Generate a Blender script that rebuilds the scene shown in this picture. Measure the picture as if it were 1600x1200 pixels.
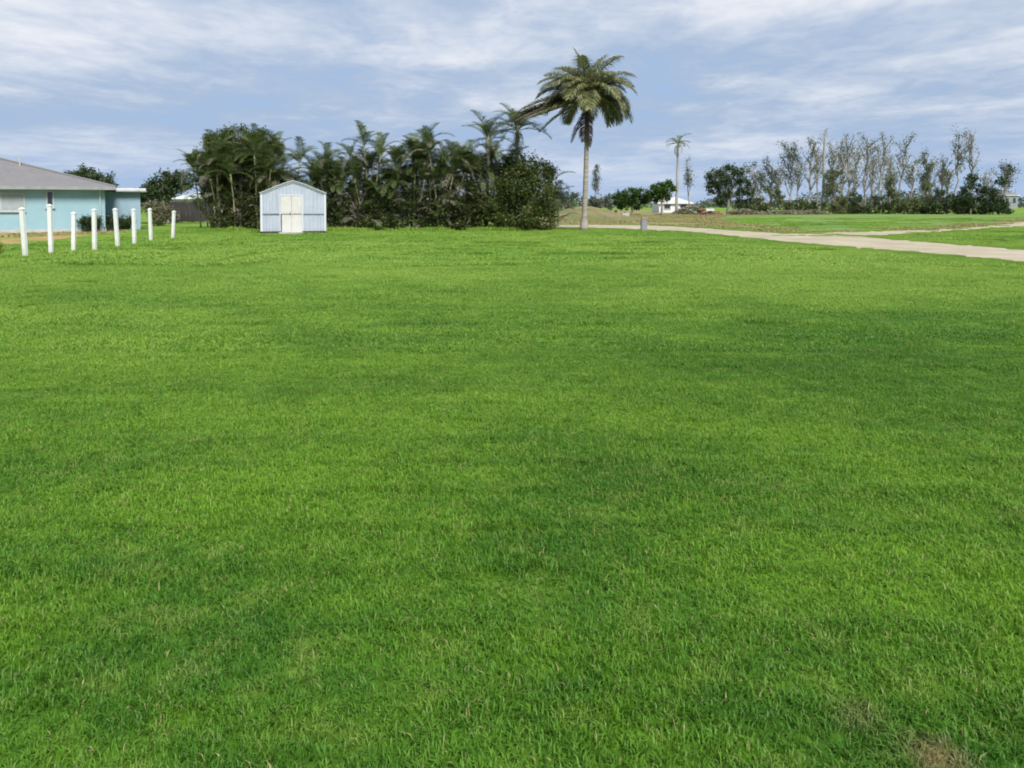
import bpy, math, random
import numpy as np
from mathutils import Vector, Matrix

for o in list(bpy.data.objects):
    bpy.data.objects.remove(o, do_unlink=True)
SC = bpy.context.scene
COL = SC.collection
R = math.radians

# ------------------------------------------------------------------ camera
EYE = 1.60
PITCH = R(2.0)
FPX = 1200.0            # focal length for a 1600 px wide frame
HORIZON = 318.0         # row of the horizon in a 1600x1200 frame; the lens is shifted down, uprights stay upright
V0 = HORIZON + FPX * math.tan(PITCH)
cam_d = bpy.data.cameras.new('camera')
cam_d.sensor_width = 36.0
cam_d.lens = 27.0
cam_d.shift_y = (V0 - 600) / 1600
cam_d.clip_start = 0.05
cam_d.clip_end = 9000
cam = bpy.data.objects.new('camera', cam_d)
COL.objects.link(cam)
cam.location = (0, 0, EYE)
cam.rotation_euler = (math.pi / 2 - PITCH, 0, 0)
SC.camera = cam

# ------------------------------------------------------------------ sky
SUN_EL, SUN_AZ = R(47), R(155)      # azimuth clockwise from +Y
sun_dir = Vector((math.sin(SUN_AZ) * math.cos(SUN_EL), math.cos(SUN_AZ) * math.cos(SUN_EL), math.sin(SUN_EL)))
W = bpy.data.worlds.new('World')
SC.world = W
W.use_nodes = True
nt = W.node_tree
nt.nodes.clear()
def wn(t, **kw):
    n = nt.nodes.new(t)
    for k, v in kw.items():
        setattr(n, k, v)
    return n
def wmath(op, a, b=None, c=None, clamp=False):
    n = wn('ShaderNodeMath', operation=op, use_clamp=clamp)
    for i, v in enumerate((a, b, c)):
        if v is None: continue
        if isinstance(v, (int, float)): n.inputs[i].default_value = v
        else: nt.links.new(v, n.inputs[i])
    return n.outputs[0]
def wmix(f, a, b):
    n = wn('ShaderNodeMix', data_type='RGBA')
    for i, v in ((0, f), (6, a), (7, b)):
        if isinstance(v, (int, float)): n.inputs[i].default_value = v
        elif isinstance(v, tuple): n.inputs[i].default_value = v + (1,)
        else: nt.links.new(v, n.inputs[i])
    return n.outputs[2]
def wramp(f, lo, hi):
    n = wn('ShaderNodeMapRange', interpolation_type='SMOOTHSTEP')
    nt.links.new(f, n.inputs[0]); n.inputs[1].default_value = lo; n.inputs[2].default_value = hi
    return n.outputs[0]
sky = wn('ShaderNodeTexSky', sky_type='NISHITA', sun_disc=False)
sky.sun_elevation = SUN_EL
sky.sun_rotation = SUN_AZ
sky.air_density = 1.0; sky.dust_density = 0.6; sky.ozone_density = 2.0
tc = wn('ShaderNodeTexCoord')
sep = wn('ShaderNodeSeparateXYZ'); nt.links.new(tc.outputs['Generated'], sep.inputs[0])
zz = wmath('ADD', wmath('MAXIMUM', sep.outputs[2], 0.0), 0.075)
comb = wn('ShaderNodeCombineXYZ')
nt.links.new(wmath('DIVIDE', sep.outputs[0], zz), comb.inputs[0])
nt.links.new(wmath('DIVIDE', sep.outputs[1], zz), comb.inputs[1])
SKY_OFF = (8.6, -27.6, 0.0)
def wnoise(scale, detail, rough, off, dist=0.0, squash=(1, 1, 1)):
    m = wn('ShaderNodeMapping'); nt.links.new(comb.outputs[0], m.inputs[0])
    m.inputs[1].default_value = off; m.inputs[3].default_value = squash
    n = wn('ShaderNodeTexNoise'); nt.links.new(m.outputs[0], n.inputs[0])
    n.inputs['Scale'].default_value = scale; n.inputs['Detail'].default_value = detail
    n.inputs['Roughness'].default_value = rough; n.inputs['Distortion'].default_value = dist
    return n.outputs[0]
n_big = wnoise(0.34, 2, 0.5, SKY_OFF)
n_mid = wnoise(1.0, 6, 0.60, (SKY_OFF[0] + 11, SKY_OFF[1] - 4, 2.0), 0.3, (1.0, 0.8, 1))
n_fine = wnoise(4.6, 3, 0.65, (1.7, 9.2, 4.0), 0.4, (1.0, 0.75, 1))
cover = wmath('ADD', wmath('MULTIPLY', n_big, 0.58), wmath('ADD', wmath('MULTIPLY', n_mid, 0.56), wmath('MULTIPLY', n_fine, 0.22)))
veil = wramp(cover, 0.44, 0.66)           # thin grey-blue layer
white = wramp(cover, 0.58, 0.94)          # thick sunlit cloud
blue = wn('ShaderNodeVectorMath', operation='MULTIPLY')
nt.links.new(sky.outputs[0], blue.inputs[0]); blue.inputs[1].default_value = (0.036, 0.038, 0.044)
low = wramp(sep.outputs[2], 0.30, 0.0)     # moist air: everything pales towards the horizon
clear = wmix(wmath('ADD', wmath('MULTIPLY', low, 0.45), 0.52), blue.outputs[0], (0.084, 0.118, 0.178))
c1 = wmix(wmath('MULTIPLY', veil, 0.85), clear, (0.106, 0.134, 0.178))
c1 = wmix(wmath('MULTIPLY', wramp(sep.outputs[2], 0.13, 0.0), 0.6), c1, (0.108, 0.146, 0.212))
c2 = wmix(wmath('MULTIPLY', white, wmath('SUBTRACT', 1.0, wmath('MULTIPLY', wramp(sep.outputs[2], 0.12, 0.0), 0.65))), c1, (0.232, 0.236, 0.248))
bg = wn('ShaderNodeBackground'); nt.links.new(c2, bg.inputs[0]); bg.inputs[1].default_value = 1.0
W.cycles.sampling_method = 'MANUAL'; W.cycles.sample_map_resolution = 512
wo = wn('ShaderNodeOutputWorld'); nt.links.new(bg.outputs[0], wo.inputs[0])

# ------------------------------------------------------------------ sun (veiled by cloud)
sl = bpy.data.lights.new('sun', 'SUN')
sl.energy = 1.5
sl.angle = R(22)
sl.color = (1.0, 0.95, 0.87)
so = bpy.data.objects.new('sun', sl)
COL.objects.link(so)
so.location = (20, -40, 60)
so.rotation_euler = sun_dir.to_track_quat('Z', 'Y').to_euler()

vs = SC.view_settings
vs.view_transform = 'Standard'; vs.look = 'None'; vs.gamma = 1.0; vs.use_curve_mapping = False
vs.exposure = 1.95
SC.cycles.filter_width = 1.9
SC.cycles.adaptive_threshold = 0.02
SC.cycles.max_bounces = 4
SC.cycles.diffuse_bounces = 2
SC.cycles.glossy_bounces = 1
SC.cycles.transparent_max_bounces = 4

# ------------------------------------------------------------------ survey helpers: bearing/row of the photograph -> metres
cP, sP = math.cos(PITCH), math.sin(PITCH)
def gy(py):                       # distance of a ground point seen in row py
    k = (V0 - py) / FPX
    return EYE * (cP + k * sP) / (sP - k * cP)
def gx(px, Y, z=0.0):
    return (px - 800) / FPX * (Y * cP - (z - EYE) * sP)
def zat(py, Y):
    k = (V0 - py) / FPX
    return EYE + Y * (k * cP - sP) / (cP + k * sP)
def gnd(px, py):
    Y = gy(py)
    return (gx(px, Y), Y)

# ------------------------------------------------------------------ mesh helpers
def mesh_np(name, verts, faces, mat=None, smooth=False, attrs=None):
    verts = np.asarray(verts, dtype=np.float32); faces = np.asarray(faces, dtype=np.int32)
    me = bpy.data.meshes.new(name)
    nf, k = faces.shape
    me.vertices.add(len(verts)); me.vertices.foreach_set('co', verts.ravel())
    me.loops.add(nf * k); me.loops.foreach_set('vertex_index', faces.ravel())
    me.polygons.add(nf); me.polygons.foreach_set('loop_start', np.arange(0, nf * k, k, dtype=np.int32))
    if smooth:
        me.polygons.foreach_set('use_smooth', np.ones(nf, dtype=bool))
    if attrs:
        for an, av in attrs.items():
            a = me.attributes.new(an, 'FLOAT', 'POINT'); a.data.foreach_set('value', np.asarray(av, dtype=np.float32))
    me.update(calc_edges=True); me.validate()
    if mat: me.materials.append(mat)
    return me

class MB:
    def __init__(s): s.v = []; s.f = []
    def add(s, vs_, fs):
        b = len(s.v); s.v += [tuple(v) for v in vs_]; s.f += [tuple(i + b for i in f) for f in fs]; return s
    def box(s, x0, x1, y0, y1, z0, z1, M=None):
        vv = [Vector((x, y, z)) for x in (x0, x1) for y in (y0, y1) for z in (z0, z1)]
        if M is not None: vv = [M @ v for v in vv]
        return s.add(vv, [(0, 1, 3, 2), (4, 6, 7, 5), (0, 4, 5, 1), (2, 3, 7, 6), (0, 2, 6, 4), (1, 5, 7, 3)])
    def tube(s, pts, radii, n=6, cap=True):
        pts = [Vector(p) for p in pts]; b = len(s.v)
        ref = Vector((0.31, 0.95, 0.05))
        for i, p in enumerate(pts):
            d = (pts[min(i + 1, len(pts) - 1)] - pts[max(i - 1, 0)]).normalized()
            u = d.cross(ref); u = (u if u.length > 1e-3 else d.cross(Vector((1, 0, 0)))).normalized(); w = d.cross(u)
            for k in range(n):
                a = 2 * math.pi * k / n
                s.v.append(tuple(p + (u * math.cos(a) + w * math.sin(a)) * radii[i]))
        for i in range(len(pts) - 1):
            for k in range(n):
                k2 = (k + 1) % n
                s.f.append((b + i * n + k, b + i * n + k2, b + (i + 1) * n + k2, b + (i + 1) * n + k))
        if cap:
            s.f.append(tuple(b + k for k in range(n))[::-1]); s.f.append(tuple(b + (len(pts) - 1) * n + k for k in range(n)))
        return s
    def mesh(s, name, mat=None, smooth=False):
        me = bpy.data.meshes.new(name); me.from_pydata(s.v, [], s.f)
        me.validate(); me.update()
        if smooth:
            for p in me.polygons: p.use_smooth = True
        if mat: me.materials.append(mat)
        return me
    def build(s, name, mat, parent=None, smooth=False, bevel=0.0):
        return link(name, s.mesh(name, mat, smooth), parent, bevel)

def link(name, me, parent=None, bevel=0.0):
    o = bpy.data.objects.new(name, me); COL.objects.link(o)
    if parent is not None: o.parent = parent
    if bevel:
        m = o.modifiers.new('bevel', 'BEVEL'); m.width = bevel; m.segments = 2; m.limit_method = 'ANGLE'
    return o
def tag(o, label, cat, group=None):
    o['label'] = label; o['category'] = cat
    if group: o['group'] = group
    return o
def thing(name, label, cat, loc, rz=0.0, group=None):
    o = bpy.data.objects.new(name, None); COL.objects.link(o)
    o.location = loc; o.rotation_euler = (0, 0, rz); o.empty_display_size = 0.3
    return tag(o, label, cat, group)
def struct(o):
    o['kind'] = 'structure'; return o

# ------------------------------------------------------------------ material helpers
class NT:
    def __init__(s, name):
        s.m = bpy.data.materials.new(name); s.m.use_nodes = True; s.t = s.m.node_tree; s.t.nodes.clear()
        s.out = s.n('ShaderNodeOutputMaterial')
    def n(s, t, **kw):
        x = s.t.nodes.new(t)
        for k, v in kw.items(): setattr(x, k, v)
        return x
    def l(s, a, b): s.t.links.new(a, b)
    def set(s, sock, v):
        if isinstance(v, (int, float)): sock.default_value = v
        elif isinstance(v, tuple): sock.default_value = v if len(v) == len(sock.default_value) else v + (1,)
        else: s.l(v, sock)
    def math(s, op, a, b=None, clamp=False):
        x = s.n('ShaderNodeMath', operation=op, use_clamp=clamp); s.set(x.inputs[0], a)
        if b is not None: s.set(x.inputs[1], b)
        return x.outputs[0]
    def mix(s, f, a, b, blend='MIX'):
        x = s.n('ShaderNodeMix', data_type='RGBA', blend_type=blend)
        s.set(x.inputs[0], f); s.set(x.inputs[6], a); s.set(x.inputs[7], b); return x.outputs[2]
    def ramp(s, f, lo, hi):
        x = s.n('ShaderNodeMapRange', interpolation_type='SMOOTHSTEP'); s.set(x.inputs[0], f)
        x.inputs[1].default_value = lo; x.inputs[2].default_value = hi; return x.outputs[0]
    def noise(s, vec, scale, detail=3, rough=0.55, squash=(1, 1, 1), off=(0, 0, 0)):
        mp = s.n('ShaderNodeMapping'); s.l(vec, mp.inputs[0]); mp.inputs[1].default_value = off; mp.inputs[3].default_value = squash
        x = s.n('ShaderNodeTexNoise'); s.l(mp.outputs[0], x.inputs[0])
        x.inputs['Scale'].default_value = scale; x.inputs['Detail'].default_value = detail; x.inputs['Roughness'].default_value = rough
        return x.outputs[0]
    def pos(s): return s.n('ShaderNodeNewGeometry').outputs['Position']
    def obj(s): return s.n('ShaderNodeTexCoord').outputs['Object']
    def rnd(s): return s.n('ShaderNodeObjectInfo').outputs['Random']
    def attr(s, name): return s.n('ShaderNodeAttribute', attribute_name=name).outputs['Fac']
    def bump(s, h, strength, dist):
        x = s.n('ShaderNodeBump'); s.l(h, x.inputs['Height']); x.inputs['Strength'].default_value = strength
        x.inputs['Distance'].default_value = dist; return x.outputs[0]
    def principled(s, col, rough=0.7, spec=0.3, normal=None, metallic=0.0):
        p = s.n('ShaderNodeBsdfPrincipled'); s.set(p.inputs['Base Color'], col); s.set(p.inputs['Roughness'], rough)
        p.inputs['Specular IOR Level'].default_value = spec; p.inputs['Metallic'].default_value = metallic
        if normal is not None: s.l(normal, p.inputs['Normal'])
        return p.outputs[0]
    def done(s, sh): s.l(sh, s.out.inputs[0]); return s.m

def surf(name, c1, c2, scale=3.0, rough=0.75, bump=0.2, bscale=None, spec=0.25, detail=4, metallic=0.0, squash=(1, 1, 1)):
    g = NT(name); p = g.obj()
    f = g.ramp(g.noise(p, scale, detail, 0.6, squash), 0.3, 0.7)
    col = g.mix(f, c1, c2)
    nrm = g.bump(g.noise(p, bscale or scale * 6, 4, 0.6), bump, 0.02) if bump else None
    return g.done(g.principled(col, rough, spec, nrm, metallic))

def leafmat(name, c1, c2, c3=None, transl=0.3, c3amt=0.15, scale=1.2):
    """foliage: light and dark leaves, some of a third colour; part of the light shines through"""
    g = NT(name); p = g.obj()
    a = g.attr('rnd')
    f = g.math('ADD', g.math('MULTIPLY', a, 0.6), g.math('MULTIPLY', g.noise(p, scale, 2), 0.4))
    col = g.mix(g.ramp(f, 0.2, 0.8), c1, c2)
    if c3: col = g.mix(g.ramp(g.math('FRACT', g.math('MULTIPLY', a, 7.31)), 1 - c3amt - 0.03, 1 - c3amt + 0.03), col, c3)
    col = g.mix(g.math('MULTIPLY', g.rnd(), 0.35), col, (c2[0] * 1.05, c2[1] * 0.95, c2[2] * 0.9))
    b = g.principled(col, 0.5, 0.25)
    t = g.n('ShaderNodeBsdfTranslucent'); g.l(col, t.inputs[0])
    mx = g.n('ShaderNodeMixShader'); mx.inputs[0].default_value = transl
    g.l(b, mx.inputs[1]); g.l(t.outputs[0], mx.inputs[2])
    return g.done(mx.outputs[0])

def turf_colour(g, pos):
    """colour of the living sward by place: lusher and yellower drifts, worn straw patches, painted-in light on the far turf"""
    big = g.noise(pos, 0.15, 2, 0.5, (0.7, 1.0, 0.0), (4.0, 1.5, 0))
    mid = g.noise(pos, 0.9, 3, 0.62, (0.7, 1.0, 0.0), (9, 3, 0))
    sml = g.noise(pos, 5.0, 1, 0.6, (1, 1, 0.0))
    f = g.math('ADD', g.math('MULTIPLY', big, 0.46), g.math('ADD', g.math('MULTIPLY', mid, 0.38), g.math('MULTIPLY', sml, 0.16)))
    col = g.mix(g.ramp(f, 0.35, 0.63), LUSH, YELLOWGREEN)
    # shaded gaps close by, lit blade tips far off: painted as paling with distance
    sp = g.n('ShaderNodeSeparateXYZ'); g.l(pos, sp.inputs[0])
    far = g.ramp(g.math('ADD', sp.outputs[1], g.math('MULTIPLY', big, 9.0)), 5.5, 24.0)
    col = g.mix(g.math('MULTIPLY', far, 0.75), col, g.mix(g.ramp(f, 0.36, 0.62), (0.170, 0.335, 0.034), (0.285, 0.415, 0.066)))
    dry = g.ramp(g.math('ADD', g.math('MULTIPLY', mid, -0.6), g.math('MULTIPLY', sml, 1.2)), 0.33, 0.62)
    col = g.mix(g.math('MULTIPLY', dry, 0.20), col, STRAWGREEN)
    # worn spots in the lawn near the photographer's feet
    for (bx, by, br, amt) in WORN:
        v = g.n('ShaderNodeVectorMath', operation='DISTANCE'); g.l(pos, v.inputs[0]); v.inputs[1].default_value = (bx, by, 0)
        wob = g.math('ADD', v.outputs['Value'], g.math('MULTIPLY', sml, br * 1.2))
        col = g.mix(g.math('MULTIPLY', g.math('SUBTRACT', 1.0, g.ramp(wob, br * 0.7, br * 1.9)), amt), col, (0.27, 0.21, 0.095))
    return col
LUSH = (0.040, 0.140, 0.011)
YELLOWGREEN = (0.140, 0.290, 0.016)
STRAWGREEN = (0.24, 0.27, 0.075)
_b = gnd(1462, 1190); _b2 = gnd(1340, 1120)
WORN = [(_b[0], _b[1], 0.10, 0.8), (_b2[0], _b2[1], 0.10, 0.3)]

# ------------------------------------------------------------------ ground sheet
g = NT('turf_soil'); p = g.pos()
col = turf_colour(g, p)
fine = g.noise(p, 22, 4, 0.7)
col = g.mix(g.ramp(fine, 0.35, 0.7), g.mix(0.55, col, (0.035, 0.04, 0.012)), col)
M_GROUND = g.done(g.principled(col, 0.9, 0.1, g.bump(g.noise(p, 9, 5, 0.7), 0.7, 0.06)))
S = 4000
mb = MB()
mb.add([(-S, -200, 0), (S, -200, 0), (S, S, 0), (-S, S, 0)], [(0, 1, 2, 3)])
struct(mb.build('ground', M_GROUND))

rng = random.Random(5)
def sheet(name, upper, lower, z, mat, n=70, jit=0.25, cols=5):
    """a thin strip of ground cover between two edges given as photograph points"""
    def samp(edge):
        P = [Vector(gnd(*q)) for q in edge]
        L = [0.0]
        for a, b in zip(P, P[1:]): L.append(L[-1] + (b - a).length)
        out = []
        for i in range(n + 1):
            s = L[-1] * i / n; k = 0
            while k < len(L) - 2 and L[k + 1] < s: k += 1
            t = (s - L[k]) / max(L[k + 1] - L[k], 1e-6)
            out.append(P[k].lerp(P[k + 1], t))
        return out
    A, B = samp(upper), samp(lower)
    m = MB(); vs_ = []; fs = []
    for i in range(n + 1):
        j1 = jit * (math.sin(i * .9 + z * 900) * .4 + math.sin(i * .37 + z * 300) * .6 + rng.uniform(-.25, .25)); j2 = jit * (math.sin(i * .8 + 2) * .4 + math.sin(i * .31 + z * 500) * .6 + rng.uniform(-.25, .25))
        a = A[i] + Vector((0, 1)) * j1; b = B[i] - Vector((0, 1)) * j2
        for c in range(cols + 1):
            q = a.lerp(b, c / cols); vs_.append((q.x, q.y, z))
    for i in range(n):
        for c in range(cols):
            fs.append((i * (cols + 1) + c, i * (cols + 1) + c + 1, (i + 1) * (cols + 1) + c + 1, (i + 1) * (cols + 1) + c))
    m.add(vs_, fs)
    o = m.build(name, mat); struct(o)
    return [tuple(q) for q in A] + [tuple(q) for q in B[::-1]]

g = NT('sandy_gravel'); p = g.pos()
f = g.noise(p, 0.55, 5, 0.65, (1, 1, 0)); f2 = g.noise(p, 14, 4, 0.7, (1, 1, 0))
col = g.mix(g.ramp(f, 0.35, 0.68), (0.36, 0.31, 0.225), (0.45, 0.395, 0.295))
col = g.mix(g.math('MULTIPLY', g.ramp(f2, 0.5, 0.75), 0.5), col, (0.27, 0.235, 0.17))
col = g.mix(g.math('MULTIPLY', g.ramp(g.noise(p, 0.8, 4, 0.6, (0.5, 1.6, 0), (7, 7, 0)), 0.58, 0.7), 0.55), col, (0.20, 0.215, 0.10))
M_ROAD = g.done(g.principled(col, 0.95, 0.1, g.bump(f2, 0.6, 0.03)))
g = NT('dry_grass_ground'); p = g.pos()
f = g.noise(p, 0.35, 5, 0.65, (0.6, 1, 0)); f2 = g.noise(p, 6, 5, 0.7, (1, 1, 0))
col = g.mix(g.ramp(f, 0.38, 0.62), (0.27, 0.225, 0.11), (0.17, 0.195, 0.07))
col = g.mix(g.math('MULTIPLY', g.ramp(f2, 0.45, 0.7), 0.6), col, (0.31, 0.27, 0.155))
M_DRY = g.done(g.principled(col, 0.95, 0.1, g.bump(f2, 0.8, 0.08)))
g = NT('meadow_turf'); p = g.pos()
f = g.noise(p, 0.12, 4, 0.6, (0.5, 1, 0)); f2 = g.noise(p, 3.5, 5, 0.7, (0.6, 1, 0))
col = g.mix(g.ramp(f, 0.38, 0.62), (0.100, 0.205, 0.040), (0.175, 0.245, 0.065))
col = g.mix(g.math('MULTIPLY', g.ramp(f2, 0.45, 0.72), 0.5), col, (0.225, 0.22, 0.10))
M_MEADOW = g.done(g.principled(col, 0.95, 0.1, g.bump(f2, 0.8, 0.08)))
g = NT('mound_turf'); p = g.pos()
f = g.noise(p, 0.6, 5, 0.65); f2 = g.noise(p, 5, 5, 0.7)
col = g.mix(g.ramp(f, 0.40, 0.60), (0.23, 0.195, 0.10), (0.135, 0.155, 0.06))
col = g.mix(g.math('MULTIPLY', g.ramp(f2, 0.45, 0.7), 0.6), col, (0.27, 0.235, 0.14))
M_MOUND = g.done(g.principled(col, 0.95, 0.1, g.bump(f2, 1.0, 0.15)))
g = NT('orange_sand'); p = g.pos()
f = g.noise(p, 0.8, 5, 0.65, (1, 1, 0))
M_SAND = g.done(g.principled(g.mix(g.ramp(f, 0.4, 0.62), (0.38, 0.25, 0.11), (0.19, 0.235, 0.06)), 0.95, 0.1, g.bump(g.noise(p, 9, 4), 0.5, 0.04)))

P_DRY = sheet('dry_field', [(780, 327.5), (900, 326.5), (1000, 328), (1090, 331), (1180, 336), (1290, 337), (1400, 343), (1500, 343), (1640, 338)],
              [(780, 357), (900, 356), (1000, 356), (1090, 360), (1180, 366), (1290, 366.5), (1370, 365), (1500, 358), (1640, 347)], 0.004, M_DRY, 90, 0.5, 6)
P_FAR = sheet('far_meadow', [(1130, 338.5), (1200, 335.5), (1300, 333.5), (1400, 332.5), (1500, 333), (1580, 334), (1640, 335)],
              [(1130, 345), (1200, 356.5), (1300, 361), (1370, 360), (1450, 356), (1560, 347), (1640, 341)], 0.008, M_MEADOW, 70, 0.5, 4)
P_ROAD = sheet('dirt_road', [(845, 352), (930, 351), (1000, 352), (1060, 354), (1130, 358.5), (1200, 363.5), (1280, 366), (1340, 369), (1400, 374), (1450, 378), (1500, 382), (1600, 390), (1700, 399)],
               [(845, 356), (930, 357), (1000, 359.5), (1060, 362.5), (1130, 369), (1200, 377), (1300, 386), (1400, 394), (1500, 403), (1600, 412.5), (1700, 424)], 0.012, M_ROAD, 160, 0.2, 5)
P_TRACK = sheet('side_track', [(1210, 366), (1300, 363.5), (1400, 361), (1450, 359), (1500, 356.2), (1600, 347.5), (1700, 340)],
                [(1210, 368), (1330, 369.5), (1390, 368.5), (1450, 364.5), (1500, 361), (1600, 354.5), (1700, 347)], 0.016, M_ROAD, 80, 0.3, 4)
P_SAND = sheet('sandy_bed', [(-120, 361), (0, 361), (80, 361), (150, 360), (200, 357)], [(-120, 386), (0, 383), (60, 379), (110, 372), (150, 366), (200, 360)], 0.006, M_SAND, 40, 0.4, 5)

# low dry mound beyond the road
mb = MB(); NX, NY = 40, 22
mx0, my0 = gx(905, 74), 74
vs_, fs = [], []
for j in range(NY + 1):
    for i in range(NX + 1):
        u, v = -1 + 2 * i / NX, -1 + 2 * j / NY
        d = min(1.0, math.hypot(u, v))
        h = 1.05 * (0.5 + 0.5 * math.cos(math.pi * d)) * (1 + 0.25 * math.sin(5 * u + 1) + 0.12 * math.sin(9 * v + 3 * u)) - 0.02
        vs_.append((mx0 + u * 8.5, my0 + v * 6.5, h))
for j in range(NY):
    for i in range(NX):
        a = j * (NX + 1) + i; fs.append((a, a + 1, a + NX + 2, a + NX + 1))
mb.add(vs_, fs); struct(mb.build('earth_mound', M_MOUND, smooth=True))

# ------------------------------------------------------------------ lawn grass (instanced clumps of real blades)
g = NT('grass_blade'); p = g.pos()
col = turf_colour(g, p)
a = g.attr('rnd')
col = g.mix(g.math('MULTIPLY', a, 0.75), col, g.mix(1.0, col, (1.60, 1.50, 2.1), 'MULTIPLY'))
col = g.mix(g.ramp(g.math('FRACT', g.math('MULTIPLY', a, 13.7)), 0.965, 0.98), col, (0.34, 0.32, 0.13))
b = g.principled(col, 0.5, 0.3)
t = g.n('ShaderNodeBsdfTranslucent'); g.l(col, t.inputs[0])
mx = g.n('ShaderNodeMixShader'); mx.inputs[0].default_value = 0.38
g.l(b, mx.inputs[1]); g.l(t.outputs[0], mx.inputs[2])
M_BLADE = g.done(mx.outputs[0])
g = NT('dry_blade'); p = g.pos(); a = g.attr('rnd')
col = g.mix(a, (0.33, 0.28, 0.13), (0.20, 0.215, 0.075))
M_DRYBLADE = g.done(g.principled(col, 0.7, 0.2))

def grass_patch(name, size, n, h, w, seed, mat, clump=0.0, flat=0.75):
    r = np.random.default_rng(seed)
    xy = r.uniform(-size * 0.56, size * 0.56, (n, 2))
    if clump:
        cc = r.uniform(-size * 0.5, size * 0.5, (max(6, n // 22), 2))
        k = r.integers(0, len(cc), n); sel = r.random(n) < 0.6
        xy[sel] = cc[k[sel]] + r.normal(0, clump, (sel.sum(), 2))
    hh = h * np.clip(r.normal(1, 0.28, n), 0.4, 1.8)
    ww = w * r.uniform(0.6, 1.25, n)
    az = r.uniform(0, 2 * np.pi, n); fa = az + r.normal(0, 0.5, n)
    lean = np.clip(np.abs(r.normal(flat, 0.45, n)), 0.05, 1.7)
    d = np.stack([np.cos(az), np.sin(az)], 1); s = np.stack([-np.sin(fa), np.cos(fa)], 1)
    z0 = np.full(n, -0.004)
    base = np.c_[xy, z0]
    m_ = np.c_[xy + d * (hh * 0.35 * lean)[:, None], hh * 0.62]
    tp = np.c_[xy + d * (hh * 1.05 * lean)[:, None], hh * (1.0 - 0.28 * lean)]
    s3 = np.c_[s, np.zeros(n)]
    V = np.empty((n, 5, 3))
    V[:, 0] = base - s3 * ww[:, None] * .40; V[:, 1] = base + s3 * ww[:, None] * .40
    V[:, 2] = m_ - s3 * ww[:, None] * .5; V[:, 3] = m_ + s3 * ww[:, None] * .5; V[:, 4] = tp
    b_ = (np.arange(n) * 5)[:, None]
    F = np.concatenate([b_ + [0, 1, 3], b_ + [0, 3, 2], b_ + [2, 3, 4]])
    return mesh_np(name, V.reshape(-1, 3), F, mat, attrs={'rnd': np.repeat(r.random(n), 5)})

patches = bpy.data.collections.new('grass_patches')
def add_patch(me):
    o = bpy.data.objects.new(me.name, me); patches.objects.link(o)
NV = 5
for k in range(NV): add_patch(grass_patch('a_patch_%d' % k, 0.5, 4800, 0.027, 0.0040, 10 + k, M_BLADE, 0.014, 0.7))
for k in range(NV): add_patch(grass_patch('b_patch_%d' % k, 1.0, 6500, 0.030, 0.0072, 30 + k, M_BLADE, 0.03, 0.75))
for k in range(NV): add_patch(grass_patch('c_patch_%d' % k, 2.5, 7500, 0.044, 0.018, 50 + k, M_BLADE, 0.0, 1.1))
for k in range(3): add_patch(grass_patch('e_patch_%d' % k, 0.5, 260, 0.12, 0.010, 90 + k, M_BLADE, 0.10, 0.5))
for k in range(3): add_patch(grass_patch('d_patch_%d' % k, 2.5, 1500, 0.075, 0.028, 70 + k, M_DRYBLADE, 0.14))

def inside(poly, x, y):
    c = False; n = len(poly); j = n - 1
    for i in range(n):
        xi, yi = poly[i]; xj, yj = poly[j]
        if (yi > y) != (yj > y) and x < (xj - xi) * (y - yi) / (yj - yi) + xi: c = not c
        j = i
    return c
def place(poly_excl, y0, y1, step, kind, pts, rot, scl, idx, margin=3.0, keep=1.0, poly_incl=None, pad=0.0, verge=0.0, nv=NV, first=0):
    def clear(X, Y, d):
        return all(not inside(pl, X + a_, Y + b_) for pl in poly_excl for a_, b_ in (((0, 0),) if d == 0 else ((d, d), (d, -d), (-d, d), (-d, -d), (0, 0))))
    y = y0 + step / 2
    while y < y1:
        half = 0.68 * y + margin
        x = -half + step / 2
        while x < half:
            X, Y = x + rng.uniform(-.05, .05) * step, y + rng.uniform(-.05, .05) * step
            ok = clear(X, Y, pad) and (not verge or not clear(X, Y, verge)) and (poly_incl is None or any(inside(pl, X, Y) for pl in poly_incl))
            if ok and rng.random() < keep:
                pts.append((X, Y, 0.0)); rot.append((rng.uniform(-.04, .04), rng.uniform(-.04, .04), rng.randrange(4) * math.pi / 2 + rng.uniform(-.25, .25)))
                q_ = rng.uniform(1.0, 1.1); scl.append((q_, q_, rng.uniform(0.75, 1.25))); idx.append(first + rng.randrange(nv))
            x += step
        y += step
HOUSE_EX = [(-60, 42), (-23.0, 43.6), (-19, 46), (-19, 60), (-60, 60)]
EX = [P_ROAD, P_TRACK, P_DRY, HOUSE_EX]
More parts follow.
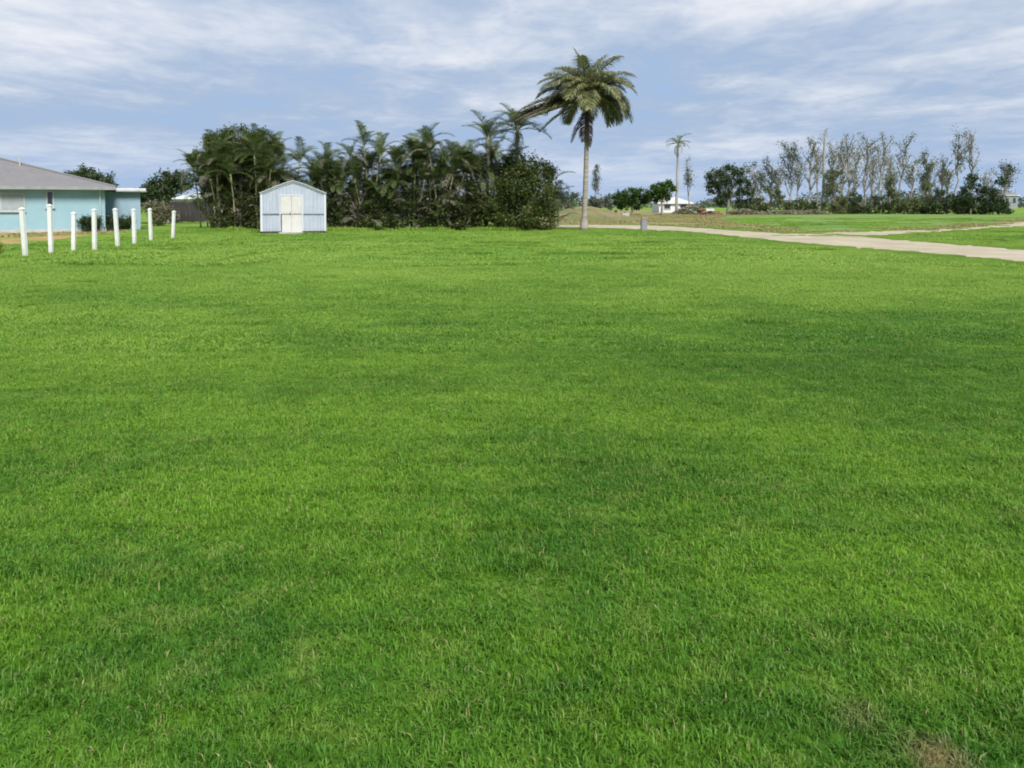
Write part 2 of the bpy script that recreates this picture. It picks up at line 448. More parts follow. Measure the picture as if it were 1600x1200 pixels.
def gn_scatter(name, pts, rot, scl, idx):
    me = bpy.data.meshes.new(name); me.from_pydata(pts, [], [])
    a = me.attributes.new('rot', 'FLOAT_VECTOR', 'POINT'); a.data.foreach_set('vector', np.array(rot, dtype=np.float32).ravel())
    a = me.attributes.new('scl', 'FLOAT_VECTOR', 'POINT'); a.data.foreach_set('vector', np.array(scl, dtype=np.float32).ravel())
    a = me.attributes.new('idx', 'INT', 'POINT'); a.data.foreach_set('value', np.array(idx, dtype=np.int32))
    o = link(name, me)
    gt = bpy.data.node_groups.new(name, 'GeometryNodeTree')
    gt.interface.new_socket('Geometry', in_out='INPUT', socket_type='NodeSocketGeometry')
    gt.interface.new_socket('Geometry', in_out='OUTPUT', socket_type='NodeSocketGeometry')
    N = gt.nodes.new; L = gt.links.new
    gi = N('NodeGroupInput'); go = N('NodeGroupOutput'); ip = N('GeometryNodeInstanceOnPoints')
    ci = N('GeometryNodeCollectionInfo'); ci.inputs['Collection'].default_value = patches
    ci.inputs['Separate Children'].default_value = True; ci.inputs['Reset Children'].default_value = True
    def na(nm, ty):
        x = N('GeometryNodeInputNamedAttribute'); x.data_type = ty; x.inputs['Name'].default_value = nm
        return [s_ for s_ in x.outputs if s_.enabled and s_.name == 'Attribute'][0]
    L(gi.outputs[0], ip.inputs['Points']); L(ci.outputs[0], ip.inputs['Instance'])
    ip.inputs['Pick Instance'].default_value = True
    L(na('idx', 'INT'), ip.inputs['Instance Index']); L(na('rot', 'FLOAT_VECTOR'), ip.inputs['Rotation']); L(na('scl', 'FLOAT_VECTOR'), ip.inputs['Scale'])
    L(ip.outputs[0], go.inputs[0])
    md = o.modifiers.new('scatter', 'NODES'); md.node_group = gt
    o['kind'] = 'stuff'
    return o
pts, rot, scl, idx = [], [], [], []
place(EX, 1.0, 8.5, 0.46, 'a', pts, rot, scl, idx, margin=1.6, first=0)
place(EX, 8.3, 20.0, 0.92, 'b', pts, rot, scl, idx, margin=2.5, first=NV)
place(EX + [P_SAND], 19.8, 62.0, 2.25, 'c', pts, rot, scl, idx, margin=4, first=2 * NV, pad=1.0)
place([P_ROAD, P_TRACK], 19.8, 52.0, 0.92, 'b', pts, rot, scl, idx, margin=2, first=NV, pad=0.25, verge=1.6)
place([P_ROAD, P_TRACK], 40, 84.0, 2.25, 'c', pts, rot, scl, idx, margin=4, poly_incl=[P_FAR], first=2 * NV, pad=1.0, keep=0.35)
def tuft(X, Y, q, first, nv, zs=None):
    pts.append((X, Y, 0.0)); rot.append((0, 0, rng.uniform(0, 6.28))); scl.append((q, q, zs or q)); idx.append(first + rng.randrange(nv))
for poly in (P_ROAD, P_TRACK):                      # ragged verges
    for (a, b) in zip(poly, poly[1:]):
        for k in range(3):
            t = rng.random(); X, Y = a[0] + (b[0] - a[0]) * t, a[1] + (b[1] - a[1]) * t
            if Y < 60 and rng.random() < .6: tuft(X + rng.gauss(0, .16), Y + rng.gauss(0, .16), rng.uniform(.25, .5), NV, NV, rng.uniform(.8, 1.8))
TUFTS = []
for (px, pb) in [(40, 403), (80, 398), (115, 394.5), (148, 393), (184, 387.5), (210, 383), (236, 378), (270, 374)]:
    Y = gy(pb); TUFTS += [(gx(px, Y) + rng.gauss(0, .07), Y - .05 + rng.gauss(0, .06), rng.uniform(.5, .8)) for _ in range(3)]
for k in range(60):                                  # unmown fringe along the foot of the shed and the palms
    px = rng.uniform(300, 870); Y = 44.6 + rng.uniform(-.3, .3); TUFTS.append((gx(px, Y), Y, rng.uniform(.9, 2.0)))
for k in range(14):
    px = rng.uniform(408, 510); Y = 40.25 + (459 - px) * .0085 + rng.uniform(-.12, .05)
    if not 430 < px < 478: TUFTS.append((gx(px, Y), Y, rng.uniform(.4, .8)))
for (X, Y, q) in TUFTS: tuft(X, Y, q, 3 * NV + 3, 3)
lawn = gn_scatter('lawn_grass', pts, rot, scl, idx)
tag(lawn, 'short mown bright green grass covering the whole foreground lawn', 'grass')
pts, rot, scl, idx = [], [], [], []
place([P_ROAD, P_TRACK, P_FAR], 40, 110, 2.4, 'd', pts, rot, scl, idx, margin=4, keep=0.7, poly_incl=[P_DRY], nv=3, first=3 * NV)
place([P_ROAD], 26, 46, 2.0, 'd', pts, rot, scl, idx, margin=4, keep=0.2, poly_incl=[P_SAND], nv=3, first=3 * NV)
dry = gn_scatter('dry_grass', pts, rot, scl, idx)
tag(dry, 'sparse straw coloured grass on the dry ground beyond the road', 'grass')

# ------------------------------------------------------------------ shared materials
M_WHITE = surf('weathered_white_paint', (0.74, 0.75, 0.74), (0.62, 0.64, 0.63), 4, 0.55, 0.1)
M_BLUEWALL = surf('pale_blue_stucco', (0.24, 0.385, 0.445), (0.27, 0.415, 0.475), 1.2, 0.85, 0.35, 40)
M_BLUEWALL2 = surf('pale_blue_siding', (0.235, 0.345, 0.415), (0.265, 0.375, 0.445), 1.2, 0.8, 0.2, 30)
M_TRIM = surf('white_trim', (0.78, 0.79, 0.80), (0.70, 0.72, 0.74), 3, 0.5, 0.05)
def stained(name, c1, c2, dirt, amt, scale=1.6, rough=.5):
    g = NT(name); p = g.obj(); q = g.n('ShaderNodeSeparateXYZ'); g.l(p, q.inputs[0])
    col = g.mix(g.ramp(g.noise(p, scale, 4, 0.6), 0.3, 0.7), c1, c2)
    run = g.ramp(g.noise(p, 3.0, 5, 0.65, (2.2, 2.2, 0.25)), 0.52, 0.75)
    splash = g.math('MULTIPLY', g.ramp(g.math('ADD', q.outputs[2], g.math('MULTIPLY', g.noise(p, 5, 4), 0.5)), 0.72, 0.22), 0.8)
    col = g.mix(g.math('MULTIPLY', g.math('MAXIMUM', run, splash), amt), col, dirt)
    return g.done(g.principled(col, rough, 0.3, g.bump(g.noise(p, 14, 3), 0.08, 0.02)))
M_SHED = stained('pale_blue_grey_metal', (0.36, 0.405, 0.485), (0.42, 0.46, 0.535), (0.24, 0.235, 0.22), 0.45)
M_POST = stained('weathered_post_paint', (0.70, 0.71, 0.70), (0.60, 0.62, 0.60), (0.36, 0.35, 0.24), 0.55, 4, .6)
M_SHEDTRIM = surf('off_white_metal', (0.58, 0.62, 0.69), (0.53, 0.57, 0.65), 2, 0.45, 0.05, spec=0.35)
M_CREAM = surf('cream_door_paint', (0.56, 0.555, 0.53), (0.51, 0.50, 0.475), 2, 0.55, 0.06)
M_DARK = surf('dark_stain', (0.035, 0.034, 0.036), (0.055, 0.05, 0.05), 5, 0.7, 0.2)
M_RAIL = surf('dull_steel', (0.13, 0.14, 0.16), (0.19, 0.20, 0.22), 5, 0.5, 0.1)
M_GREYWOOD = surf('charcoal_board', (0.034, 0.031, 0.032), (0.06, 0.054, 0.052), 3, 0.8, 0.3, squash=(8, 8, 1))
M_GLASS = surf('dark_glass', (0.03, 0.04, 0.05), (0.05, 0.06, 0.07), 1, 0.08, 0, spec=0.6)
M_SHUTTER = surf('grey_shutter', (0.27, 0.31, 0.33), (0.31, 0.35, 0.36), 3, 0.6, 0.1)
M_ANNEX = surf('chalky_roof', (0.50, 0.51, 0.52), (0.60, 0.60, 0.61), 2, 0.7, 0.1)
M_FASCIA = surf('grey_fascia', (0.22, 0.23, 0.25), (0.28, 0.29, 0.30), 2, 0.6, 0.05)
M_CONCRETE = surf('concrete', (0.36, 0.35, 0.33), (0.45, 0.44, 0.42), 3, 0.9, 0.3)
M_POSTGREY = surf('weathered_grey_post', (0.20, 0.18, 0.20), (0.27, 0.25, 0.26), 6, 0.8, 0.3)
M_RED = surf('rusty_red', (0.26, 0.09, 0.07), (0.20, 0.10, 0.08), 5, 0.8, 0.2)
g = NT('asphalt_shingle'); p = g.obj()
br = g.n('ShaderNodeTexBrick'); g.l(p, br.inputs[0]); br.inputs['Scale'].default_value = 3.2
br.inputs['Color1'].default_value = (0.15, 0.15, 0.158, 1); br.inputs['Color2'].default_value = (0.20, 0.198, 0.203, 1); br.inputs['Mortar'].default_value = (0.15, 0.14, 0.14, 1)
br.inputs['Mortar Size'].default_value = 0.02
col = g.mix(g.math('MULTIPLY', g.noise(p, 0.9, 4), 0.6), br.outputs[0], (0.235, 0.225, 0.225))
M_SHINGLE = g.done(g.principled(col, 0.9, 0.1, g.bump(br.outputs[1], 0.4, 0.02)))

g = NT('palm_bark'); p = g.obj()
ring = g.noise(p, 1.0, 3, 0.6, (0.8, 0.8, 9)); blot = g.noise(p, 1.6, 4, 0.6)
col = g.mix(g.ramp(ring, 0.4, 0.65), (0.235, 0.205, 0.175), (0.37, 0.335, 0.29))
col = g.mix(g.math('MULTIPLY', g.ramp(blot, 0.5, 0.7), 0.5), col, (0.24, 0.20, 0.19))
M_PALMBARK = g.done(g.principled(col, 0.9, 0.15, g.bump(ring, 0.6, 0.04)))
M_BARK = surf('grey_bark', (0.20, 0.175, 0.15), (0.32, 0.295, 0.26), 5, 0.9, 0.4, squash=(1, 1, .3))
M_PALEBARK = surf('pale_bark', (0.26, 0.25, 0.235), (0.37, 0.355, 0.335), 3, 0.9, 0.3, squash=(1, 1, .3))
M_CANE = surf('areca_cane', (0.22, 0.22, 0.10), (0.32, 0.29, 0.17), 2, 0.6, 0.1, squash=(.5, .5, 6))
M_SKIRT = surf('dead_palm_fibre', (0.050, 0.036, 0.026), (0.10, 0.075, 0.05), 4, 0.9, 0.4)
M_COCO = leafmat('coconut_frond', (0.075, 0.105, 0.025), (0.215, 0.235, 0.085), (0.42, 0.40, 0.26), 0.42, 0.30)
M_COCODEAD = leafmat('dead_coconut_frond', (0.17, 0.14, 0.115), (0.30, 0.25, 0.21), None, 0.3)
M_COCOBLACK = leafmat('blackened_frond', (0.030, 0.022, 0.017), (0.065, 0.048, 0.036), None, 0.15)
M_ARECA = leafmat('areca_frond', (0.042, 0.072, 0.016), (0.120, 0.168, 0.050), (0.22, 0.24, 0.12), 0.34, 0.18)
M_ARECADRY = leafmat('withered_areca_frond', (0.13, 0.125, 0.09), (0.23, 0.225, 0.17), None, 0.25)
M_OLIVE = leafmat('olive_leaf', (0.040, 0.064, 0.013), (0.105, 0.140, 0.032), (0.16, 0.15, 0.065), 0.3, 0.1)
M_UNDER = leafmat('shade_leaf', (0.026, 0.043, 0.013), (0.072, 0.092, 0.028), (0.12, 0.115, 0.06), 0.28, 0.15)
M_GREEN = leafmat('bright_tree_leaf', (0.022, 0.058, 0.010), (0.060, 0.125, 0.020), None, 0.3)
M_DARKGREEN = leafmat('dark_evergreen_leaf', (0.022, 0.048, 0.016), (0.055, 0.090, 0.030), (0.10, 0.10, 0.05), 0.25, 0.08)
M_GREYGREEN = leafmat('grey_green_leaf', (0.070, 0.088, 0.050), (0.145, 0.165, 0.105), (0.21, 0.20, 0.15), 0.3, 0.2)
M_PALELEAF = leafmat('regrowth_leaf', (0.085, 0.115, 0.045), (0.17, 0.195, 0.085), None, 0.35)
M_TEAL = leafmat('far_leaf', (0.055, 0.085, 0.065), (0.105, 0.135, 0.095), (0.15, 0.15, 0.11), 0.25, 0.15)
M_LIME = leafmat('lime_leaf', (0.16, 0.22, 0.03), (0.25, 0.30, 0.05), None, 0.3)
M_BRUSH = leafmat('cut_brush', (0.12, 0.105, 0.065), (0.22, 0.19, 0.125), (0.10, 0.13, 0.05), 0.1, 0.4)

# ------------------------------------------------------------------ house
M_SHUTTERTRIM = surf('dull_window_trim', (0.36, 0.40, 0.42), (0.42, 0.46, 0.47), 3, 0.6, 0.05)
HX = thing('house', 'pale blue single-storey house with grey hip roof at left edge', 'house', (-23.3, 44.0, 0), R(28))
EV = 2.42
mb = MB(); mb.box(-16, 0, 0, 12, 0, EV); mb.build('wall', M_BLUEWALL, HX)
mb = MB(); mb.box(-16.05, 0.05, -0.05, 12.05, 0, 0.16); mb.build('plinth', M_CONCRETE, HX)
mb = MB()
x0, x1, y0, y1 = -16.55, 0.55, -0.55, 12.55; rz_ = EV + 0.12; top = rz_ + 6.55 * 0.285
mb.add([(x0, y0, rz_), (x1, y0, rz_), (x1, y1, rz_), (x0, y1, rz_), (x0 + 6.55, 6, top), (x1 - 6.55, 6, top)],
       [(0, 1, 5, 4), (1, 2, 5), (2, 3, 4, 5), (3, 0, 4), (3, 2, 1, 0)])
roof = mb.build('roof', M_SHINGLE, HX)
mb = MB(); mb.tube([(x1, y0, rz_ + .02), (x1 - 6.55, 6, top + .03)], [.07, .07], 6); mb.build('hip_cap', M_SHINGLE, roof)
mb = MB(); mb.tube([(x1, y1, rz_ + .02), (x1 - 6.55, 6, top + .03)], [.07, .07], 6); mb.build('hip_cap', M_SHINGLE, roof)
mb = MB(); mb.tube([(-4.4, 4.0, rz_ + 4 * .285), (-4.4, 4.0, rz_ + 4 * .285 + .75)], [.05, .05], 8); mb.build('vent_pipe', M_CONCRETE, roof)
mb = MB(); mb.box(x0, x1, y0 - .03, y0 - .003, rz_ - .17, rz_ + .015); mb.box(x1 + .003, x1 + .03, y0, y1, rz_ - .17, rz_ + .015); mb.build('fascia', M_FASCIA, HX)
mb = MB(); mb.box(x0 + .05, x1 - .05, y0 + .003, -.003, EV - .03, EV + .02); mb.box(.003, x1 - .05, 0, 12, EV - .03, EV + .02); mb.build('soffit', M_WHITE, HX)
def window(xa, xb, za, zb, pane_mat, parent=HX, y=0.0, bars=1):
    m = MB(); t_ = .07
    m.box(xa - t_, xb + t_, y - .06, y - .003, zb, zb + t_); m.box(xa - t_, xb + t_, y - .06, y - .003, za - t_, za)
    m.box(xa - t_, xa, y - .06, y - .003, za, zb); m.box(xb, xb + t_, y - .06, y - .003, za, zb)
    w_ = m.build('window', M_SHUTTERTRIM, parent)
    n_ = bars + 1
    for i in range(n_):
        a_ = xa + (xb - xa) * i / n_; b_ = xa + (xb - xa) * (i + 1) / n_
        m = MB(); m.box(a_ + .012, b_ - .012, y - .025, y - .004, za + .012, zb - .012); m.build('pane', pane_mat, w_)
    m = MB(); m.box(xa - .12, xb + .12, y - .11, y - .003, za - t_ - .06, za - t_ - .002); m.build('sill', M_SHUTTERTRIM, w_)
window(-4.95, -3.95, 1.25, 2.12, M_SHUTTER)
window(-2.82, -2.58, 1.45, 2.25, M_GLASS, bars=0)
window(-9.5, -8.0, 1.1, 2.1, M_GLASS)
mb = MB(); mb.box(.003, 1.9, 2.0, 7.0, 0, 2.30); mb.build('side_wing', M_BLUEWALL2, HX)
mb = MB(); mb.box(.6, 2.2, 1.6, 7.3, 2.36, 2.52); mb.build('flat_roof', M_ANNEX, HX, bevel=.02)
mb = MB(); mb.box(.56, 2.24, 1.56, 7.34, 2.30, 2.36); mb.build('gutter', M_FASCIA, HX)

mb = MB(); mb.tube([(-.25, -.10, .15), (-.25, -.10, 2.1), (-.25, -.45, 2.34)], [.04] * 3, 6); mb.build('downpipe', M_SHUTTERTRIM, HX)

# ------------------------------------------------------------------ garden shed
SY = 40.6
SX = thing('garden_shed', 'small pale blue-grey metal shed with cream door in front of the palms', 'shed', (gx(459, SY), SY, 0), R(14))
HW, EH, DP = 1.62, 2.17, 2.9
prof = [(-HW, EH), (-0.5, 2.64), (0.0, 2.79), (0.5, 2.63), (HW, EH)]
def roofz(x):
    for (xa, za), (xb, zb) in zip(prof, prof[1:]):
        if xa <= x <= xb: return za + (zb - za) * (x - xa) / (xb - xa)
DX0, DX1, DH = -0.66, 0.44, 2.0
mb = MB(); mb.box(-HW - .03, HW + .03, -.02, DP, 0.02, .14); mb.build('base_frame', M_DARK, SX)
def panel(xa, xb, zb_, y):
    m = MB(); n_ = 3; xs = []
    w_ = (xb - xa) / n_
    for i in range(n_):
        xs += [(xa + w_ * i, 0), (xa + w_ * i + w_ * .62, 0), (xa + w_ * i + w_ * .70, -.022), (xa + w_ * i + w_ * .92, -.022)]
    xs += [(xb, 0)]
    vv, ff = [], []
    for (x, dy) in xs:
        zt = roofz(max(-HW, min(HW, x))) - .02
        vv += [(x, y + dy, zb_), (x, y + dy, zt), (x, y + .03, zb_), (x, y + .03, zt)]
    for i in range(len(xs) - 1):
        q = i * 4
        ff += [(q, q + 4, q + 5, q + 1), (q + 6, q + 2, q + 3, q + 7), (q + 1, q + 5, q + 7, q + 3), (q, q + 2, q + 6, q + 4)]
    m.add(vv, ff); return m.build('wall_panel', M_SHED, SX)
for xa, xb in ((-HW, -1.17), (-1.17, DX0), (DX1, 1.07), (1.07, HW)): panel(xa, xb, .14, 0)
for xa, xb in ((DX0, -.1), (-.1, DX1)): panel(xa, xb, DH + .06, 0)
for s in (-1, 1):
    m = MB(); xw = s * HW
    for i in range(10):
        ya = .03 + (DP - .03) * i / 10; yb = .03 + (DP - .03) * (i + 1) / 10
        m.box(min(xw, xw - s * .03), max(xw, xw - s * .03), ya, yb - .02, .14, EH - .02); m.box(min(xw, xw + s * .02), max(xw, xw + s * .02), ya + .08, ya + .16, .14, EH - .02)
    m.build('side_wall', M_SHED, SX)
m = MB(); m.add([(-HW, DP, .14), (HW, DP, .14), (HW, DP, EH), (.5, DP, 2.6), (0, DP, 2.76), (-.5, DP, 2.6), (-HW, DP, EH)], [(6, 5, 4, 3, 2, 1, 0)]); m.build('rear_wall', M_SHED, SX)
for (xa, za), (xb, zb) in zip(prof, prof[1:]):
    ex = .09
    if xa == -HW: xa, za = xa - ex, za - ex * .5
    if xb == HW: xb, zb = xb + ex, zb - ex * .5
    m = MB(); vv = []
    for y in (-.12, DP + .1):
        vv += [(xa, y, za), (xb, y, zb), (xb, y, zb + .035), (xa, y, za + .035)]
    m.add(vv, [(0, 1, 2, 3), (7, 6, 5, 4), (3, 2, 6, 7), (0, 4, 5, 1), (0, 3, 7, 4), (1, 5, 6, 2)]); m.build('roof_panel', M_SHEDTRIM, SX)
m = MB()
for (xa, za), (xb, zb) in zip(prof, prof[1:]):
    m.add([(xa, -.045, za - .10), (xb, -.045, zb - .10), (xb, -.045, zb - .003), (xa, -.045, za - .003), (xa, -.025, za - .10), (xb, -.025, zb - .10), (xb, -.025, zb - .003), (xa, -.025, za - .003)],
          [(0, 1, 2, 3), (7, 6, 5, 4), (0, 4, 5, 1), (3, 2, 6, 7)])
m.build('gable_trim', M_SHEDTRIM, SX)
for s in (-1, 1):
    m = MB(); m.box(s * HW - .05, s * HW + .05, -.05, .05, .14, EH); m.build('corner_trim', M_SHEDTRIM, SX)
m = MB(); m.box(-HW + .06, DX0 - .06, -.045, -.024, 1.02, 1.075); m.build('mid_rail', M_RAIL, SX)
m = MB(); m.box(DX1 + .06, HW - .06, -.045, -.024, 1.02, 1.06); m.build('mid_rail', M_RAIL, SX)
m = MB(); m.box(DX0 - .05, DX0, -.05, .0, .14, DH + .06); m.box(DX1, DX1 + .05, -.05, .0, .14, DH + .06); m.box(DX0, DX1, -.05, .0, DH, DH + .055); m.build('door_frame', M_SHEDTRIM, SX)
door = None
for xa, xb in ((DX0 + .01, -.105), (-.095, DX1 - .01)):
    m = MB(); m.box(xa, xb, -.035, .0, .10, DH - .01); d_ = m.build('door', M_CREAM, SX, bevel=.006)
    for za, zb in ((.2, 1.0), (1.1, 1.92)):
        m = MB(); m.box(xa + .08, xb - .08, -.043, -.036, za, zb); m.build('door_panel', M_CREAM, d_, bevel=.004)
    m = MB(); m.box(xa + .02, xb - .02, -.05, -.037, 1.02, 1.06); m.build('door_rail', M_RAIL, d_)
m = MB(); m.box(DX0 + .012, DX0 + .06, -.056, -.036, .12, 1.05); m.build('edge_strip', M_DARK, SX)
m = MB(); m.tube([(-.16, -.055, .98), (-.16, -.075, 1.0), (-.16, -.075, 1.12), (-.16, -.055, 1.14)], [.012] * 4, 6); m.build('handle', M_DARK, SX)
m = MB(); m.box(DX0 - .05, DX1 + .05, -.75, -.03, 0, .10); m.build('ramp', M_CONCRETE, SX, bevel=.01)

# ------------------------------------------------------------------ white fence posts
post_px = [(40, 403, 325), (80, 398, 320), (115, 394.5, 332), (148, 393, 327), (184, 387.5, 326), (210, 383, 327), (236, 378, 326), (270, 374, 330)]
ordn = ['nearest and tallest-looking white fence post, leftmost of the row on the lawn edge', 'second white fence post from the left, before the house corner',
        'third white fence post from the left, shorter than its neighbours', 'fourth white fence post from the left end of the row',
        'fifth white fence post from the left, before the dark wall-foot shrubs', 'sixth white fence post from the left, close to the seventh',
        'seventh white fence post from the left, second to last', 'last white fence post of the row, nearest the shed']
rp = random.Random(8)
for (px, pb, pt), lab in zip(post_px, ordn):
    Y = gy(pb); X = gx(px, Y); h = zat(pt, Y)
    o = thing('fence_post', lab, 'fence post', (X, Y, 0), rp.uniform(-.15, .15), 'white fence posts along the lawn')
    o.rotation_euler = (rp.uniform(-.03, .03), rp.uniform(-.05, .05), o.rotation_euler[2])
    w_ = .056
    m = MB(); m.box(-w_, w_, -w_, w_, -.05, h - .05); m.build('shaft', M_POST, o, bevel=.008)
    m = MB(); w2 = w_ + .012
    m.add([(-w2, -w2, h - .05), (w2, -w2, h - .05), (w2, w2, h - .05), (-w2, w2, h - .05), (-w2, -w2, h - .02), (w2, -w2, h - .02), (w2, w2, h - .02), (-w2, w2, h - .02), (0, 0, h + .03)],
          [(0, 1, 5, 4), (1, 2, 6, 5), (2, 3, 7, 6), (3, 0, 4, 7), (4, 5, 8), (5, 6, 8), (6, 7, 8), (7, 4, 8), (3, 2, 1, 0)])
    m.build('cap', M_POST, o)

# ------------------------------------------------------------------ charcoal board fence between house and palms
FY = 64.0
fx0, fx1, fh = gx(246, FY), gx(334, FY), zat(314, FY)
fo = thing('board_fence', 'dark charcoal board fence between the blue house and the palms', 'fence', (fx0, FY, 0))
nb = int((fx1 - fx0) / .30)
bm_ = MB().box(0, .285, 0, .03, .06, fh - .06).mesh('board', M_GREYWOOD)
for i in range(nb):
    o = link('board', bm_, fo); o.location = (i * .30, rp.uniform(-.008, .008), rp.uniform(-.03, .03))
for z_ in (.4, fh - .4):
    MB().box(0, nb * .3, .045, .09, z_, z_ + .09).build('rail', M_GREYWOOD, fo)
for i in range(0, nb + 1, 5):
    MB().box(i * .3 - .05, i * .3 + .05, .095, .19, 0, fh).build('post', M_GREYWOOD, fo)
Y = 63.0
o = thing('gate_post', 'thick pale post at the right end of the dark board fence', 'post', (gx(339, Y), Y, 0))
h = zat(318, Y); MB().box(-.19, .19, -.19, .19, 0, h - .12).build('shaft', M_WHITE, o, bevel=.01); MB().box(-.24, .24, -.24, .24, h - .12, h).build('cap', M_WHITE, o, bevel=.02)

# ------------------------------------------------------------------ far small houses
def small_house(name, label, px0, px1, Y, py_eave, py_top, wallm, roofm, depth=7.0, hip=True, nwin=2):
    X0, X1 = gx(px0, Y), gx(px1, Y); w_ = X1 - X0; he, ht = zat(py_eave, Y), zat(py_top, Y)
    o = thing(name, label, 'house', ((X0 + X1) / 2, Y, 0))
    MB().box(-w_ / 2, w_ / 2, 0, depth, 0, he).build('wall', wallm, o)
    a_, b_ = w_ / 2 + .35, depth + .35
    i_ = min(a_ * .8, depth / 2) if hip else 0.0
    MB().add([(-a_, -.35, he), (a_, -.35, he), (a_, b_, he), (-a_, b_, he), (-a_ + i_, depth / 2, ht), (a_ - i_, depth / 2, ht)],
             [(0, 1, 5, 4), (1, 2, 5), (2, 3, 4, 5), (3, 0, 4), (3, 2, 1, 0)]).build('roof', roofm, o)
    MB().box(-a_, a_, -.39, -.353, he - .14, he + .02).build('fascia', M_TRIM, o)
    for i in range(nwin):
        c = -w_ / 2 + w_ * (i + .5) / nwin
        window(c - .5, c + .5, he * .4, he * .8, M_GLASS, o)
    return o
M_GREYROOF = surf('pale_metal_roof', (0.48, 0.48, 0.48), (0.58, 0.58, 0.57), 2, 0.6, 0.1)
small_house('neighbour_house', 'white house with pale roof glimpsed above the dark board fence', 276, 334, 82, 309, 297, M_WHITE, M_GREYROOF, 8, True, 3)
small_house('white_cottage', 'small white cottage far off beneath the slender distant palm', 1030, 1080, 135, 317, 307, M_WHITE, M_GREYROOF, 7, True, 2)
small_house('distant_house', 'tall grey house on the horizon at the far right edge', 1568, 1590, 240, 305, 296, M_FASCIA, M_SHINGLE, 8, True, 2)

# ------------------------------------------------------------------ foliage helpers
def leaves_np(centres, size, r, up=0.35, aspect=0.45):
    n = len(centres)
    nrm = r.normal(0, 1, (n, 3)); nrm[:, 2] += up * 2; nrm /= np.linalg.norm(nrm, axis=1)[:, None]
    t = np.cross(nrm, r.normal(0, 1, (n, 3))); t /= np.linalg.norm(t, axis=1)[:, None] + 1e-9
    b = np.cross(nrm, t)
    s = size * r.uniform(0.6, 1.35, n)[:, None]
    V = np.empty((n, 4, 3))
    V[:, 0] = centres - t * s * .5; V[:, 1] = centres + b * s * aspect * .5 + nrm * s * .06
    V[:, 2] = centres + t * s * .5 - nrm * s * .08; V[:, 3] = centres - b * s * aspect * .5 + nrm * s * .06
    return V.reshape(-1, 3), np.arange(n * 4).reshape(n, 4)
def crown_points(blobs, n, r, hollow=0.55, tight=0.20, nsub=26):
    vol = np.array([b[3] ** 2 for b in blobs]); vol = vol / vol.sum(); out = []
    for (bx, by, bz, br), f in zip(blobs, vol):
        k = max(8, int(n * f)); ns = max(6, int(nsub * (0.5 + r.random())))
        d = r.normal(0, 1, (ns, 3)); d /= np.linalg.norm(d, axis=1)[:, None]
        rad = br * (hollow + (1 - hollow) * r.random(ns) ** .7); c = d * rad[:, None] * [1, 1, .85]
        w = r.dirichlet(np.ones(ns) * 1.6); pick = r.choice(ns, k, p=w)
        out.append(np.array([bx, by, bz]) + c[pick] + r.normal(0, br * tight, (k, 3)))
    return np.concatenate(out)
def crown_mesh(pts_, size, mat, r, up=.35, aspect=.45, name='crown'):
    V, F = leaves_np(pts_, size, r, up, aspect)
    return mesh_np(name, V, F, mat, attrs={'rnd': np.repeat(r.random(len(pts_)), 4)})
def wobble(p0, p1, n, amp, rr):
    p0, p1 = Vector(p0), Vector(p1); out = []
    for i in range(n + 1):
        t = i / n; q = p0.lerp(p1, t)
        if 0 < i < n: q += Vector((rr.uniform(-amp, amp), rr.uniform(-amp, amp), rr.uniform(-amp, amp) * .4))
        out.append(q)
    return out
def taper(n, a, b): return [a + (b - a) * i / n for i in range(n + 1)]

def px_blobs(px0, Y, lst):
    s = Y / FPX
    return [((bx - px0) * s, dy, zat(by, Y), br * s) for bx, by, br, dy in lst]

def leafy(name, label, cat, X, Y, blobs, n, size, mat, seed, bark=M_BARK, tr=.12, group=None, tight=.2, hollow=.55, up=.35, nsub=26, minz=.05):
    rr = random.Random(seed); r = np.random.default_rng(seed)
    o = thing(name, label, cat, (X, Y, 0), 0, group)
    cz = np.mean([b[2] for b in blobs]); fork = (rr.uniform(-.1, .1), 0, cz * .55)
    m = MB(); m.tube(wobble((0, 0, -.05), fork, 4, tr * .5, rr), taper(4, tr * 1.25, tr * .8), 7)
    m.build('trunk', bark, o, True)
    m = MB()
    for b in blobs:
        pp = wobble(fork, (b[0], b[1], b[2] + b[3] * .3), 4, b[3] * .12, rr); m.tube(pp, taper(4, tr * .6, tr * .15), 5)
        for k in range(5):
            q = pp[rr.randrange(1, 4)]; e = (b[0] + rr.uniform(-.8, .8) * b[3], b[1] + rr.uniform(-.8, .8) * b[3], b[2] + rr.uniform(-.5, .8) * b[3])
            m.tube(wobble(q, e, 3, b[3] * .08, rr), taper(3, tr * .22, tr * .06), 4)
    m.build('branches', bark, o, True)
    P = crown_points(blobs, n, r, hollow, tight, nsub); P = P[P[:, 2] > minz]
    link('crown', crown_mesh(P, size, mat, r, up), o)
    return o

